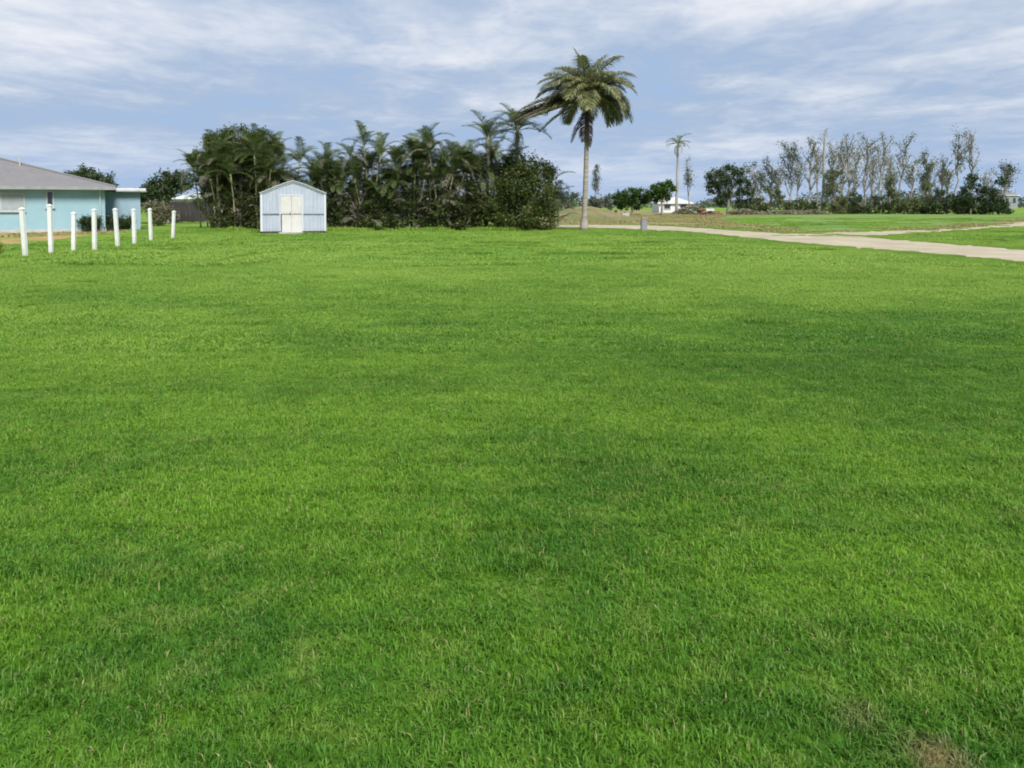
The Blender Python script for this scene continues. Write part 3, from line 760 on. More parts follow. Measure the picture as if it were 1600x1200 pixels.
def stripped(name, label, X, Y, h, spread, seed, mat, tufts=60, tuft_r=.45, leaves=26, bark=M_PALEBARK, lean=(0, 0), tr=.16, lsize=.28, start=.3, group='storm-stripped trees beyond the road', nl=7):
    """a tree bared by a storm: upright limbs, tufts of new leaves along the twigs"""
    rr = random.Random(seed); r = np.random.default_rng(seed)
    o = thing(name, label, 'tree', (X, Y, 0), 0, group)
    tip = Vector((lean[0], lean[1], h * .93)); spine = wobble((0, 0, -.05), tip, 7, h * rr.uniform(.012, .035), rr)
    m = MB(); m.tube(spine, taper(7, tr, tr * .22), 6); m.build('trunk', bark, o, True)
    m = MB(); ends = [(spine[-1], .8), (spine[-2], .8)]
    for k in range(nl):
        t = start + (1 - start) * (k + rr.random()) / nl * .85
        i = min(6, int(t * 7)); q = spine[i].lerp(spine[i + 1], t * 7 - i)
        a = rr.uniform(0, 2 * math.pi); ln = h * rr.uniform(.22, .42) * (1.15 - t * .6); tilt = rr.uniform(.25, .75)
        out = spread * tilt * rr.uniform(.7, 1.2)
        e = q + Vector((math.cos(a) * out, math.sin(a) * out, ln)); e.z = min(e.z, h)
        pp = wobble(q, e, 5, ln * .05, rr); m.tube(pp, taper(5, tr * .52, tr * .16), 5)
        ends += [(pp[j], .5 + .1 * j) for j in (2, 3, 4, 5)]
        for j in range(5):
            s_ = pp[rr.randrange(1, 5)]; a2 = rr.uniform(0, 2 * math.pi); l2 = ln * rr.uniform(.2, .5)
            e2 = s_ + Vector((math.cos(a2) * l2 * .6, math.sin(a2) * l2 * .6, l2 * rr.uniform(.3, 1)))
            m.tube(wobble(s_, e2, 3, l2 * .06, rr), taper(3, tr * .22, tr * .08), 4); ends.append((e2, 1.0)); ends.append(((s_ + e2) / 2, .6))
    m.build('branches', bark, o, True)
    P = []
    for k in range(tufts):
        e, s_ = ends[rr.randrange(len(ends))]
        c = np.array(e) + r.normal(0, .10 * spread, 3) * [.5, .5, .5]
        P.append(c + r.normal(0, tuft_r * rr.uniform(.4, 1), (int(leaves * rr.uniform(.4, 1.5)), 3)) * [.8, .8, 1.1])
    link('crown', crown_mesh(np.concatenate(P), lsize, mat, r, .2), o)
    return o

# ------------------------------------------------------------------ palm fronds
def frond_mesh(name, L, elev, bend, pairs, leaf, mat, seed, wid=.045, vee=.35, droop=.6, curve_pow=1.4, miss=0.0, stem=.16, rach=.022):
    """a feather frond leaving the crown at elev, arching over; leaflets hang from both sides of the midrib"""
    r = random.Random(seed); n = 14; pts_ = [Vector((0, 0, 0))]; dirs = []
    twist = r.uniform(-.12, .12)
    for i in range(n):
        t = (i + .5) / n; a = elev - bend * t ** curve_pow
        d = Vector((math.cos(a), math.sin(twist * t) * math.cos(a), math.sin(a))).normalized()
        dirs.append(d); pts_.append(pts_[-1] + d * (L / n))
    V, F, A = [], [], []
    m = MB(); m.tube(pts_, [rach * (1 - .85 * i / n) + .003 for i in range(n + 1)], 3, False)
    V += m.v; F += m.f; A += [.5] * len(m.v)
    quads = [f for f in F]; tris = []
    for k in range(pairs):
        t = stem + (1 - stem) * (k + r.uniform(.1, .9)) / pairs; s = t * n; i = min(n - 1, int(s)); q = pts_[i].lerp(pts_[i + 1], s - i); d = dirs[i]
        side0 = d.cross(Vector((0, 0, 1)));
        side0 = (side0 if side0.length > .05 else Vector((0, 1, 0))).normalized(); upv = side0.cross(d).normalized()
        env = math.sin(math.pi * min(1, (t - stem) / (1 - stem) * .80 + .16)) ** .7
        for sg in (-1, 1):
            if r.random() < miss: continue
            ll = leaf * env * r.uniform(.8, 1.15)
            fwd = .35 + .75 * t; o_ = (side0 * sg + d * fwd + upv * (vee * r.uniform(.5, 1.3))).normalized()
            p1 = q + o_ * ll * .5
            o2 = (o_ + Vector((0, 0, -droop * r.uniform(.6, 1.5)))).normalized(); p2 = p1 + o2 * ll * .5
            w_ = o_.cross(upv); w_ = (w_ if w_.length > .05 else d).normalized() * wid * .5
            b = len(V); V += [tuple(q - w_ * .5), tuple(q + w_ * .5), tuple(p1 - w_), tuple(p1 + w_), tuple(p2)]
            rv = r.random(); A += [rv] * 5
            quads.append((b, b + 1, b + 3, b + 2)); tris.append((b + 2, b + 3, b + 4))
    me = bpy.data.meshes.new(name); me.from_pydata([tuple(v) for v in V], [], quads + tris)
    a_ = me.attributes.new('rnd', 'FLOAT', 'POINT'); a_.data.foreach_set('value', np.array(A, dtype=np.float32))
    me.materials.append(mat); me.update()
    return me

ELEVS = [82, 66, 50, 32, 12, -12]
FR = {}
for i, e in enumerate(ELEVS):
    for v in range(2):
        FR[('areca', e, v)] = frond_mesh('areca_frond', 1.95, R(e), R(66 + 16 * v), 34, .50, M_ARECA, 100 + i * 5 + v, .034, .50, .30)
        FR[('dry', e, v)] = frond_mesh('dry_frond', 1.9, R(e), R(105 + 15 * v), 24, .48, M_ARECADRY, 200 + i * 5 + v, .032, .0, 1.3, miss=.3)
def put_frond(kind, e, az, loc, s, parent, rr, name='frond'):
    ee = min(ELEVS, key=lambda q: abs(q - e))
    o = link(name, FR[(kind, ee, rr.randrange(2))], parent); o.location = loc; o.rotation_euler = (rr.uniform(-.1, .1), rr.uniform(-.1, .1), az); o.scale = (s, s, s); return o

def areca(label, px, Y, top_py, wpx, seed, stems=8, dry=.22, low=12, name='areca_palm', hollow_base=False):
    rr = random.Random(seed); X = gx(px, Y); H = zat(top_py, Y); wr = wpx / FPX * Y / 2
    o = thing(name, label, 'palm', (X, Y, 0), 0, 'clustered palms behind the shed')
    for k in range(stems):
        a = rr.uniform(0, 2 * math.pi); sp = wr * rr.uniform(.15, .75)
        f = 1.0 if k == 0 else rr.uniform(.52, .95)
        ht = max(.8, (H - 1.2) * f)
        b = Vector((rr.uniform(-.45, .45) * wr, rr.uniform(-.4, .4) * min(wr, 1.2), 0)); t_ = b + Vector((math.cos(a) * sp, math.sin(a) * sp * .7, ht))
        mid = b.lerp(t_, .5); mid -= Vector((math.cos(a), math.sin(a), 0)) * sp * .15
        m = MB(); m.tube([b - Vector((0, 0, .05)), b.lerp(mid, .5), mid, mid.lerp(t_, .55), t_], [.055, .05, .045, .042, .05], 6); m.build('stem', M_CANE, o, True)
        nf = rr.randrange(8, 11); a0 = rr.uniform(0, 6.28)
        for i in range(nf):
            e = [84, 72, 66, 58, 50, 40, 30, 16, 4][i % 9] + rr.uniform(-8, 8)
            kind = 'dry' if (e < 35 and rr.random() < dry * 2.2) else 'areca'
            put_frond(kind, e, a0 + i * 2.4 + rr.uniform(-.3, .3), t_ + Vector((0, 0, rr.uniform(-.15, .05))), rr.uniform(.68, 1.0), o, rr)
    for i in range(low):
        a = rr.uniform(0, 6.28); rad = wr * rr.uniform(.1, .8)
        put_frond('dry' if rr.random() < dry * .7 else 'areca', rr.uniform(35, 85), rr.uniform(0, 6.28), (math.cos(a) * rad, math.sin(a) * rad * .6 - .1, rr.uniform(.05, (H - 1.5) * .8) * rr.random() ** .4), rr.uniform(.55, .9), o, rr)
    return o

AR = [(330, 48.5, 232, 64, 6, 'leftmost clustered palm, low fronds leaning over the dark fence end'),
      (358, 46.5, 204, 72, 14, 'tall broad clustered palm forming the left shoulder of the palm row'),
      (384, 47.5, 197, 76, 14, 'tallest dense clustered palm just left of the shed'),
      (415, 46.5, 205, 64, 12, 'clustered palm rising behind the left wall of the shed'),
      (450, 48.0, 224, 60, 7, 'thinner clustered palm straight behind the shed roof'),
      (496, 47.0, 236, 60, 8, 'shorter clustered palm at the right corner of the shed'),
      (532, 46.5, 222, 60, 8, 'clustered palm second to the right of the shed'),
      (572, 46.5, 196, 66, 9, 'high feathery clustered palm well to the right of the shed'),
      (612, 47.0, 222, 60, 8, 'greyish clustered palm in the dip mid-way along the row'),
      (650, 46.5, 203, 64, 9, 'clustered palm left of the highest middle frond of the row'),
      (682, 46.2, 194, 60, 9, 'clustered palm with an upright frond, highest in the middle of the row'),
      (718, 46.5, 226, 56, 8, 'lower clustered palm just left of the single-stemmed palm'),
      (748, 47.6, 222, 54, 10, 'low clustered palm around the foot of the slim single-stemmed palm'),
      (788, 47.8, 220, 54, 10, 'low clustered palm between the two single-stemmed palms, behind the olive shrub'),
      (868, 47.5, 254, 34, 3, 'small drooping palm at the right end of the palm row')]
for i, (px, Y, tp, wpx, st, lab) in enumerate(AR):
    areca(lab, px, Y, tp, wpx, 300 + i, st, .2 if i < 14 else .1, (4 if i == 0 else 46) if i < 14 else 3)
leafy('rounded_tree', 'big rounded dark olive tree mass among the palms left of the shed', 'tree', gx(372, 48.6), 48.6,
      px_blobs(372, 48.6, [(325, 240, 22, 0), (345, 224, 22, 0), (372, 218, 24, 0), (400, 222, 22, 0), (425, 236, 20, 0), (335, 262, 26, -.3), (365, 255, 28, -.4), (400, 260, 28, -.3), (350, 295, 28, 0), (385, 300, 28, 0), (310, 250, 14, 0)]), 26000, .17, M_OLIVE, 70, tr=.2, nsub=46, tight=.17)
# two single-stemmed palms standing above the row
def feather_palm(label, px, Y, top_py, seed, nf=13, s=1.05):
    rr = random.Random(seed); X = gx(px, Y); H = zat(top_py, Y) - 1.3
    o = thing('feather_palm', label, 'palm', (X, Y, 0), 0, 'single-stemmed palms over the row')
    m = MB(); m.tube(wobble((0, 0, -.05), (.1, 0, H), 6, .05, rr), [.14, .12, .11, .10, .10, .10, .12], 8); m.build('trunk', M_BARK, o, True)
    m = MB(); m.tube([(.1, 0, H - .1), (.1, 0, H + .3), (.1, 0, H + .7)], [.12, .13, .05], 8); m.build('crownshaft', M_CANE, o, True)
    for i in range(nf):
        e = [82, 70, 60, 50, 45, 34, 28, 16, 8, 0, -8, -14][i % 12]
        put_frond('dry' if e < 5 and rr.random() < .6 else 'areca', e, i * 2.4 + rr.uniform(-.3, .3), (.1, 0, H + .45), s * rr.uniform(.85, 1.1), o, rr)
feather_palm('slim single-stemmed palm above the row, left of the darker one', 760, 46.8, 196, 41, 17)
feather_palm('dark single-stemmed palm whose crown touches the tall coconut palm fronds', 806, 47.2, 182, 42, 20, 1.15)

# ------------------------------------------------------------------ coconut palm
CY = 44.8
CX = gx(912, CY)
CP = thing('coconut_palm', 'tall lone coconut palm with windswept crown and pale bare trunk', 'palm', (CX, CY, 0))
rr = random.Random(77)
ch = zat(152, CY)
m = MB(); n_ = 26; pp = []; rd = []
for i in range(n_ + 1):
    t = i / n_; pp.append((.05 * math.sin(t * 3) + .16 * t, 0, -.05 + (ch + .05) * t)); rd.append((.165 + .14 * max(0, 1 - t * 9) - .05 * t) * (1 + .06 * (-1) ** i))
m.tube(pp, rd, 12); m.build('trunk', M_PALMBARK, CP, True)
crown_at = Vector((pp[-1][0], 0, ch - .05))
m = MB(); m.tube([crown_at + Vector((0, 0, z)) for z in (-1.0, -.6, -.2, .25, .6)], [.17, .28, .30, .24, .08], 10); m.build('leaf_base_boss', M_SKIRT, CP, True)
def coco(e, az, L, bend, seed, mat=M_COCO, miss=0.06, droop=.8, name='frond', z=0.0, pw=1.3, leaf=1.0):
    me = frond_mesh('coconut_frond', L, R(e), R(bend), int(30 * L), leaf, mat, seed, .040, .35, droop, pw, miss, .14, .05)
    o = link(name, me, CP); o.location = crown_at + Vector((0, 0, z)); o.rotation_euler = (0, 0, R(az)); return o
# azimuth 0 = to the right, 90 = away, 180 = left, 270 = towards the camera
rs = random.Random(31)
extra = [(rs.uniform(5, 62), rs.uniform(0, 360), rs.uniform(2.5, 3.3), rs.uniform(70, 110)) for _ in range(12)]
spec = extra + [(88, 170, 3.0, 30), (80, 30, 2.9, 38), (72, 330, 3.2, 60), (66, 100, 3.1, 70), (64, 215, 3.0, 75),
        (56, 10, 3.3, 95), (48, 340, 3.3, 105), (50, 40, 3.2, 100), (40, 300, 3.1, 105), (36, 15, 3.1, 115), (30, 350, 3.0, 112), (26, 320, 3.0, 112), (18, 30, 2.9, 105), (8, 0, 2.7, 95), (0, 335, 2.6, 85),
        (54, 185, 3.3, 90), (44, 165, 3.3, 95), (46, 200, 3.3, 92), (38, 240, 3.1, 105), (34, 178, 3.2, 80), (40, 130, 3.1, 100), (24, 265, 3.0, 110), (45, 75, 3.0, 105), (60, 355, 3.3, 85), (52, 320, 3.2, 100), (22, 10, 3.1, 108), (14, 345, 2.9, 100), (62, 160, 3.2, 75), (50, 222, 3.2, 95), (30, 205, 3.1, 95), (28, 150, 3.1, 100), (76, 250, 2.9, 60), (2, 20, 2.7, 85)]
for i, (e, az, L, bd) in enumerate(spec):
    coco(e, az, L, bd, 500 + i)
# lower wind-combed fronds streaming to the left, some dead
for i, (e, az, L, bd, mt) in enumerate([(-8, 182, 4.6, 14, M_COCO), (-14, 176, 4.9, 6, M_COCODEAD), (-20, 190, 3.6, 0, M_COCO), (-2, 172, 4.5, 34, M_COCODEAD), (-28, 184, 3.4, 18, M_COCO), (4, 186, 4.4, 40, M_COCO), (-10, 168, 4.8, 10, M_COCO), (-12, 196, 4.4, 14, M_COCODEAD), (-6, 160, 4.3, 18, M_COCO), (-16, 204, 4.2, 8, M_COCO), (-4, 178, 4.0, 26, M_COCO)]):
    coco(e, az, L, bd, 560 + i, mt, .1, .5)
for i in range(6):
    az = [350, 20, 200, 170, 300, 250, 60, 110, 150, 330, 220, 10, 185][i]
    coco((-80 if i % 3 < 2 else -58) - rr.uniform(0, 8), az, rr.uniform(1.6, 2.7), rr.uniform(4, 16), 600 + i, M_COCOBLACK, .15, 1.2, 'hanging_frond', -.2 if i % 3 < 2 else -.5, 1.0, .42 if i % 3 < 2 else .6)
for i in range(5):
    a = i * 1.3; c = crown_at + Vector((math.cos(a) * .3, math.sin(a) * .3, -.55 - .1 * (i % 2)))
    m = MB(); m.tube([c + Vector((0, 0, z)) for z in (.15, .09, 0, -.09, -.14)], [.03, .10, .12, .09, .02], 8); m.build('coconut', M_SKIRT, CP, True)

# ------------------------------------------------------------------ broadleaf shrubs at the right end of the palm row
leafy('olive_shrub', 'big olive-green rounded shrub at the right end of the palm row', 'shrub', gx(828, 45.6), 45.6,
      px_blobs(828, 45.6, [(820, 262, 24, 0), (842, 272, 24, .3), (808, 292, 28, -.2), (838, 305, 30, -.3), (820, 335, 34, -.4), (850, 338, 24, 0), (800, 340, 22, .2)]), 15000, .17, M_OLIVE, 71, tr=.14, nsub=44)
leafy('leafy_shrub', 'narrow green shrub at the foot of the single-stemmed palms', 'shrub', gx(778, 45.9), 45.9,
      px_blobs(778, 45.9, [(778, 300, 18, 0), (772, 325, 20, -.2), (786, 342, 20, -.2)]), 4500, .16, M_OLIVE, 72, tr=.08)
def under(label, a, b, Y, seed, toph=272):
    rr = random.Random(seed); bl = []
    for px in range(a, b, 15):
        bl += [(px, 345, 15, rr.uniform(-.2, .4)), (px + 6, rr.uniform(318, 330), 17, rr.uniform(0, .5)), (px, rr.uniform(toph + 22, 312), 17, rr.uniform(.2, .7)), (px + 3, rr.uniform(toph - 14, toph + 22), 13, rr.uniform(.5, 1.2))]
    c = (a + b) / 2
    leafy('understory_shrub', label, 'shrub', gx(c, Y), Y, px_blobs(c, Y, bl), int((b - a) * 150), .17, M_UNDER, seed, tr=.05, nsub=16)
under('dark undergrowth filling the palm row left of the tall upright frond', 600, 680, 45.9, 73)
under('dark undergrowth at the foot of the row beside the single-stemmed palms', 690, 765, 45.9, 76)
under('dark undergrowth filling the foot of the row right of the shed', 512, 595, 45.9, 74)
under('dark undergrowth under the palms left of the shed', 340, 412, 46.0, 75)

# ------------------------------------------------------------------ left background trees
leafy('round_tree', 'dark round-topped tree behind the grey hip roof', 'tree', gx(142, 78), 78,
      px_blobs(142, 78, [(118, 282, 17, 0), (140, 280, 19, 0), (160, 284, 17, 0), (108, 276, 8, 0), (174, 294, 12, 0)]), 5200, .26, M_DARKGREEN, 81, tr=.2)
leafy('fence_tree', 'low spreading dark tree over the board fence, right of the white flat roof', 'tree', gx(262, 60), 60,
      px_blobs(262, 60, [(248, 290, 16, 0), (268, 284, 18, 0), (286, 284, 16, 0), (238, 300, 14, -.4), (262, 302, 14, -.5), (226, 304, 11, -.3), (219, 314, 8, -.4)]), 7500, .22, M_DARKGREEN, 82, tr=.16)
leafy('weedy_shrub', 'brownish scrubby bush in front of the board fence behind the last posts', 'shrub', gx(247, 55), 55,
      px_blobs(247, 55, [(232, 326, 13, 0), (248, 330, 17, 0), (262, 334, 13, .2), (246, 345, 14, 0)]), 3200, .15, M_BRUSH, 83, tr=.05)
for i, (px, lab) in enumerate([(143, 'dark clipped bush against the house corner'), (165, 'dark clipped bush midway along the blue side wing'), (190, 'dark clipped bush at the far end of the blue side wing')]):
    Y = 43.4 + i * 1.1
    leafy('wall_shrub', lab, 'shrub', gx(px, Y), Y, px_blobs(px, Y, [(px - 8, 348, 10, 0), (px + 6, 346, 11, 0), (px, 352, 10, -.2)]), 2200, .12, M_DARKGREEN, 84 + i, tr=.04, group='bushes at the wall foot')
Y = gy(396)
leafy('lime_shrub', 'bright yellow-green plant at the left frame edge beside the posts', 'shrub', gx(-6, Y), Y, px_blobs(-6, Y, [(-8, 382, 9, 0), (-2, 390, 8, 0)]), 700, .10, M_LIME, 90, tr=.03)

# ------------------------------------------------------------------ centre distance
Y = 105
leafy('umbrella_tree', 'low dark green flat-topped tree between the coconut palm and white cottage', 'tree', gx(988, Y), Y,
      px_blobs(988, Y, [(968, 309, 12, 0), (984, 305, 14, 0), (1002, 306, 14, 0), (974, 318, 11, 0), (995, 316, 12, 0)]), 6500, .30, M_GREEN, 91, tr=.16, tight=.16)
leafy('round_green_tree', 'bright green round tree crown touching the flat-topped tree, left of the cottage', 'tree', gx(1034, Y - 2), Y - 2,
      px_blobs(1034, Y - 2, [(1030, 297, 14, 0), (1042, 293, 12, 0), (1022, 305, 12, 0), (1038, 306, 11, 0)]), 5200, .30, M_GREEN, 92, tr=.16, tight=.16)
leafy('far_shrub', 'pale bluish bush beyond the mound left of the coconut trunk', 'shrub', gx(880, 125), 125,
      px_blobs(880, 125, [(866, 318, 14, 0), (884, 312, 12, 1), (897, 306, 8, 0), (858, 322, 12, 0), (890, 322, 10, 0)]), 3600, .32, M_TEAL, 93, tr=.1, hollow=.3)
leafy('far_shrub', 'grey-green bush on the right of the coconut trunk, beneath the thin pine', 'shrub', gx(942, 128), 128,
      px_blobs(942, 128, [(932, 320, 9, 0), (946, 316, 8, 1), (926, 312, 6, 0), (952, 322, 7, 0)]), 2200, .30, M_TEAL, 94, tr=.1, hollow=.3)
stripped('thin_pine', 'thin sparse pine just right of the coconut trunk', gx(932, 130), 130, zat(262, 130), 1.1, 95, M_TEAL, 42, .40, 24, tr=.13, nl=9, start=.25, lsize=.25, group=None)

def far_palm(label, px, Y, top_py, seed, nf=11, s=2.0, headless=False, name='distant_palm'):
    rr = random.Random(seed); H = zat(top_py, Y) - (1.2 if not headless else .7)
    o = thing(name, label, 'palm', (gx(px, Y), Y, 0))
    m = MB(); m.tube(wobble((0, 0, -.05), (.2, 0, H), 8, .08, rr), taper(8, .24, .15), 8); m.build('trunk', M_PALEBARK, o, True)
    for i in range(nf):
        e = ([70, 50, 40, 25, 15, 5, -8, -14, 30, 10, -12] if not headless else [82, 66, -12, 50, -12, 82])[i % (11 if not headless else 6)]
        put_frond('dry' if (headless and i % 2) or e < 0 else 'areca', e, i * 2.4, (.2, 0, H), s * rr.uniform(.7, 1.1) * (.55 if headless else 1), o, rr)
far_palm('slender distant palm with thin ragged crown above the white cottage', 1057, 120, 213, 96, 16, 1.35)
far_palm('tall pale palm trunk with almost no crown left, standing among bare trees', 1285, 118, 200, 97, 6, 1.1, True)
stripped('bare_tree', 'thin bare tree just right of the slender distant palm', gx(1076, 124), 124, zat(243, 124), 1.6, 98, M_GREYGREEN, 26, .45, 22, nl=6, tr=.12)

# ------------------------------------------------------------------ right distance: storm-stripped wood
leafy('broadleaf_tree', 'full leafy green tree at the left end of the stripped wood', 'tree', gx(1138, 118), 118,
      px_blobs(1138, 118, [(1118, 278, 15, 0), (1138, 270, 15, 0), (1155, 276, 13, 0), (1112, 292, 12, 0), (1132, 292, 15, 0), (1162, 290, 11, 0), (1148, 306, 14, 0), (1128, 312, 12, 0)]),
      7500, .34, M_DARKGREEN, 101, tr=.22, tight=.19, hollow=.6)
SPEC = [(1176, 122, 256, 2.2, M_DARKGREEN, 60, 0, 'sparse bushy tree next right of the full leafy tree'),
        (1203, 124, 246, 2.3, M_TEAL, 62, .4, 'ragged tree with blue-grey leaf tufts, left of the tall dark-tufted one'),
        (1233, 120, 217, 2.2, M_TEAL, 95, .6, 'tall tree with dark leaf tufts at the top, left of the pale palm trunk'),
        (1262, 126, 210, 2.4, M_GREYGREEN, 62, .8, 'pale stripped tree leaning against the left of the tall palm trunk'),
        (1302, 130, 222, 2.0, M_GREYGREEN, 56, 0, 'thin stripped tree directly right of the tall palm trunk'),
        (1325, 124, 206, 2.4, M_GREYGREEN, 78, -.4, 'tall grey stripped tree, second right of the palm trunk'),
        (1350, 128, 204, 2.4, M_GREYGREEN, 78, .3, 'tallest pale stripped tree in the middle of the wood'),
        (1374, 122, 206, 2.0, M_GREYGREEN, 66, .5, 'stripped tree just right of the tallest pale one'),
        (1404, 126, 214, 1.8, M_GREYGREEN, 48, 1.0, 'thin stripped tree leaning right before the gap'),
        (1390, 118, 272, 2.0, M_PALELEAF, 40, 0, 'short regrowing tree below the thin leaning one'),
        (1447, 120, 238, 1.8, M_PALELEAF, 115, 0, 'vine-wrapped olive tree standing alone past the gap'),
        (1468, 124, 246, 1.6, M_GREYGREEN, 44, .5, 'faint grey tree behind the right of the vine-wrapped tree'),
        (1492, 122, 206, 1.8, M_TEAL, 40, .4, 'high thin tree with a dark tuft, left of the twin at far right'),
        (1516, 124, 203, 1.2, M_GREYGREEN, 30, .1, 'thin straight trunk with a small top tuft near the right end'),
        (1560, 112, 256, 1.6, M_DARKGREEN, 50, 1.4, 'dark right-leaning tree at the right end of the wood')]
SPEC += [(1188, 134, 272, 2.4, M_GREYGREEN, 44, 0, 'grey tree just behind the sparse bushy one at the left of the wood'),
         (1218, 136, 262, 2.4, M_GREYGREEN, 44, 0, 'faint grey tree in the gap left of the tall dark-tufted tree'),
         (1248, 134, 252, 2.2, M_GREYGREEN, 46, -.5, 'faint bare tree right behind the tall dark-tufted tree'),
         (1276, 138, 228, 2.2, M_PALELEAF, 46, 0, 'bare tree behind the left side of the pale palm trunk'),
         (1314, 136, 238, 2.4, M_PALELEAF, 60, .5, 'bare branching tree in the back row, right of the palm trunk'),
         (1338, 140, 228, 2.4, M_PALELEAF, 60, -.3, 'back-row bare tree left of the tallest pale one'),
         (1362, 136, 246, 2.4, M_GREYGREEN, 60, 0, 'back-row bare tree right of the tallest pale one'),
         (1388, 138, 240, 2.4, M_PALELEAF, 56, .6, 'back-row bare tree with spreading limbs above the short regrowing one'),
         (1424, 134, 250, 2.2, M_PALELEAF, 40, 0, 'low bare tree in the gap before the vine-wrapped tree'),
         (1480, 134, 262, 2.2, M_PALELEAF, 46, 0, 'low ragged tree behind the dark mass of bush'),
         (1538, 130, 266, 2.2, M_GREYGREEN, 44, 0, 'low bare tree between the top-tufted trunk and right-leaning tree')]
for i, (px, Y, tp, sp, mt, tf, ln, lab) in enumerate(SPEC):
    stripped('stripped_tree', lab, gx(px, Y), Y, zat(tp, Y), sp * 1.45, 120 + i, mt, int(tf * (0.85 if mt is M_GREYGREEN else 1.25)), .42 if mt is not M_PALELEAF else .5, 11 if mt is M_GREYGREEN else 15, lean=(ln, 0), start=.22 if tf > 50 else .45,
             tr=.19, nl=14 if tf > 50 else 10, bark=M_PALEBARK if i % 5 in (0, 2) else M_BARK)
SH = [(1170, 117, [(1160, 322, 10, 0), (1176, 312, 11, 0), (1168, 300, 9, 0)], 2400, M_DARKGREEN, 'dark bush at the foot of the sparse bushy tree'),
      (1326, 119, [(1318, 316, 10, 0), (1332, 308, 11, 0), (1328, 322, 10, 0)], 2400, M_OLIVE, 'olive bush under the tall grey stripped tree'),
      (1444, 116, [(1436, 316, 10, 0), (1450, 310, 10, 0), (1446, 290, 8, 0)], 2200, M_PALELEAF, 'pale leafy bush at the foot of the vine-wrapped tree'),
      (1302, 116, [(1298, 275, 11, 0), (1308, 268, 9, 0), (1300, 295, 13, 0), (1310, 318, 12, 0), (1294, 320, 9, 0)], 3400, M_PALELEAF, 'ivy-clad stump of a tree at the foot of the pale palm trunk'),
      (1200, 116, [(1190, 318, 11, 0), (1206, 300, 12, 0), (1214, 314, 12, 0), (1182, 324, 8, 0)], 2800, M_PALELEAF, 'pale green bush below the ragged blue-grey tree'),
      (1246, 118, [(1232, 322, 9, 0), (1250, 320, 10, 0), (1266, 322, 9, 0)], 2000, M_OLIVE, 'low olive bush left of the pale palm trunk foot'),
      (1352, 116, [(1340, 318, 11, 0), (1356, 324, 10, 0), (1368, 312, 10, 0), (1380, 322, 9, 0)], 2800, M_DARKGREEN, 'dark undergrowth bush below the tallest stripped trees'),
      (1415, 115, [(1398, 304, 10, 0), (1402, 320, 11, 0), (1420, 318, 11, 0), (1434, 322, 9, 0)], 3000, M_OLIVE, 'olive-green bush in the gap left of the vine-wrapped tree'),
      (1475, 113, [(1468, 300, 8, 0), (1465, 318, 12, 0), (1484, 314, 13, 0), (1500, 320, 12, 0)], 4200, M_DARKGREEN, 'dark green mass of bush right of the vine-wrapped tree'),
      (1516, 112, [(1512, 292, 10, 0), (1518, 278, 8, 0), (1508, 310, 13, 0), (1526, 318, 14, 0), (1532, 296, 9, 0)], 4600, M_DARKGREEN, 'tall dark bush with pointed top in the right thicket'),
      (1552, 111, [(1545, 300, 11, 0), (1558, 306, 12, 0), (1548, 320, 12, 0), (1566, 322, 10, 0), (1562, 285, 8, 0)], 4200, M_DARKGREEN, 'dark bush closing the thicket on the right')]
for i, (px, Y, bl, n, mt, lab) in enumerate(SH):
    lo, hi = min(b[0] for b in bl), max(b[0] for b in bl)
    bl = bl + [(x_ + (i * 7) % 5, 328 + (x_ * 7 + i) % 3, 6 + (x_ * 3 + i) % 4, .3) for x_ in range(lo - 8, hi + 12, 13)]
    leafy('thicket_bush', lab, 'shrub', gx(px, Y), Y, px_blobs(px, Y, bl), int(n * 1.1), .30, mt, 150 + i, tr=.12, group='bushes in the stripped wood', nsub=20)

# cut brush and debris heaps along the far edge of the dry field
def brush_pile(label, px, Y, w_, h, seed, mat=M_BRUSH, n=1400):
    rr = random.Random(seed); r = np.random.default_rng(seed)
    o = thing('brush_pile', label, 'brush pile', (gx(px, Y), Y, 0), 0, 'heaps of storm debris')
    m = MB()
    for k in range(70):
        u = rr.uniform(-1, 1); z_ = h * (1 - u * u) * rr.uniform(.05, 1); a = rr.uniform(0, 6.28); l_ = rr.uniform(.5, 1.6)
        c = Vector((u * w_ / 2, rr.uniform(-1, 1), z_)); d = Vector((math.cos(a), math.sin(a), rr.uniform(-.25, .45))) * l_
        m.tube([c - d * .5, c + d * .1 + Vector((0, 0, .05)), c + d * .5], [.06, .05, .02], 4)
    m.build('sticks', M_BARK, o)
    u = r.uniform(-1, 1, n); P = np.c_[u * w_ / 2, r.normal(0, .7, n), h * (1 - u * u) * r.random(n) * .95 + .05]
    l_ = link('leaf_litter', crown_mesh(P, .28, mat, r, .3), o); l_['kind'] = 'stuff'
    return o
brush_pile('brown heap of cut branches right of the red debris', 1160, 110, 5.0, .8, 161)
brush_pile('low brown brush heap in front of the white cottage', 1082, 112, 6.0, 1.3, 162)
brush_pile('pale brush heap below the ragged trees', 1222, 112, 7.0, .6, 163)
brush_pile('thin scatter of cut branches at the foot of the pale palm trunk', 1268, 114, 4.5, .7, 164)
rr = random.Random(9)
Y = 108
o = thing('red_debris_heap', 'low heap of reddish panels and debris left of the full leafy tree', 'debris heap', (gx(1106, Y), Y, 0))
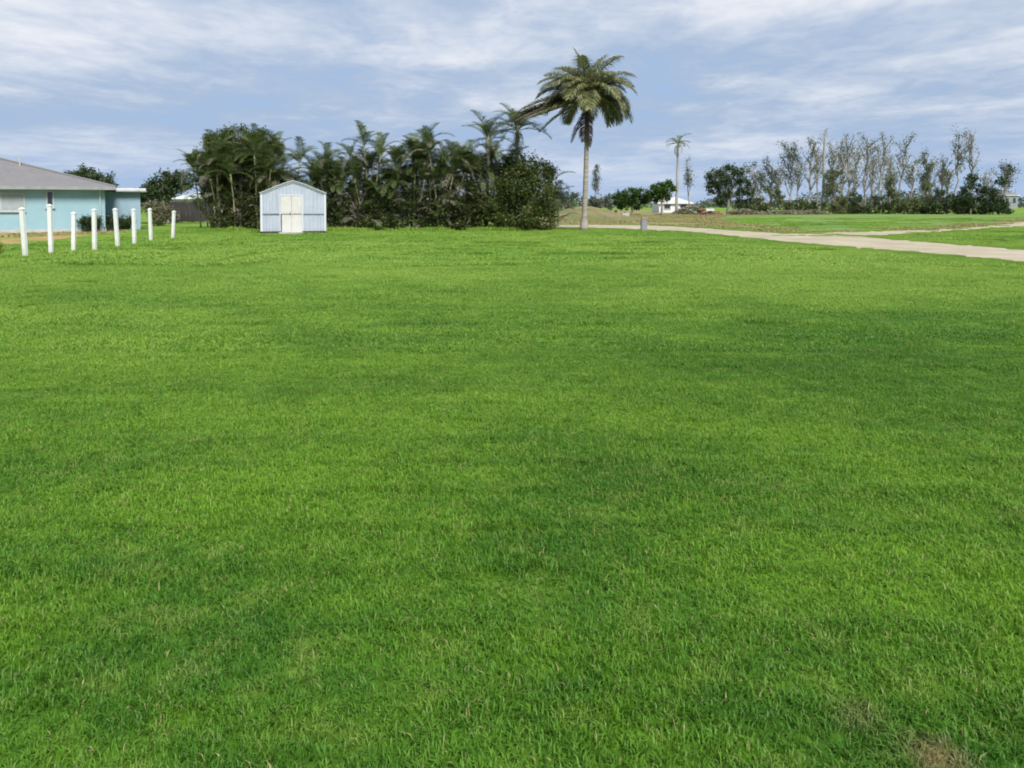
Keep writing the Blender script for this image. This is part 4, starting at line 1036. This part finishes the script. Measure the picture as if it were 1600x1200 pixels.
for k in range(16):
    u = rr.uniform(-1, 1); M_ = Matrix.Translation((u * 1.4, rr.uniform(-.6, .6), .25 + (1 - u * u) * rr.uniform(0, .75))) @ Matrix.Rotation(rr.uniform(0, 3), 4, 'Z') @ Matrix.Rotation(rr.uniform(-.7, .7), 4, 'X')
    MB().box(-.55, .55, -.3, .3, -.03, .03, M_).build('panel', M_RED if k % 4 else M_CONCRETE, o)

# marker posts by the road
Y = gy(361)
o = thing('utility_pedestal', 'short grey utility post at the lawn edge right of the coconut palm', 'post', (gx(1006, Y), Y, 0))
MB().box(-.17, .17, -.15, .15, 0, .62).build('body', M_POSTGREY, o, bevel=.02); MB().box(-.145, .145, -.125, .125, .62, .80).build('cap', M_POSTGREY, o, bevel=.03); MB().box(-.12, .12, -.158, -.151, .12, .5).build('access_panel', M_FASCIA, o)
Y = 78
o = thing('marker_post', 'small dark marker post beyond the road left of the flat-topped tree', 'post', (gx(962, Y), Y, 0))
MB().box(-.13, .13, -.10, .10, 0, .85).build('shaft', M_DARK, o, bevel=.02); MB().box(-.15, .15, -.12, .12, .85, .93).build('cap', M_DARK, o, bevel=.01)
Y = 80
o = thing('concrete_block', 'small pale concrete block beside the dark marker post', 'block', (gx(976, Y), Y, 0), .3)
MB().box(-.4, .4, -.3, .3, 0, .6).build('block_body', M_CONCRETE, o, bevel=.03); MB().tube([(0, 0, .6), (0, 0, .68)], [.12, .12], 8).build('lifting_lug', M_DARK, o)

# ------------------------------------------------------------------ far tree belt on the horizon
r = np.random.default_rng(5)
n = 30000
xb = r.uniform(-330, 330, n); yb = 300 + r.normal(0, 9, n)
hb = 3.6 + 1.6 * np.sin(xb * .045 + 1) + 1.4 * np.sin(xb * .17) + .9 * np.sin(xb * .47 + 2)
zb = np.clip(hb, 1.5, None) * r.random(n) ** .8
belt = link('far_tree_belt', crown_mesh(np.c_[xb, yb, zb], 1.1, M_TEAL, r, .3, .6, 'far_tree_belt'))
belt['kind'] = 'stuff'; tag(belt, 'low distant belt of trees along the horizon', 'trees')
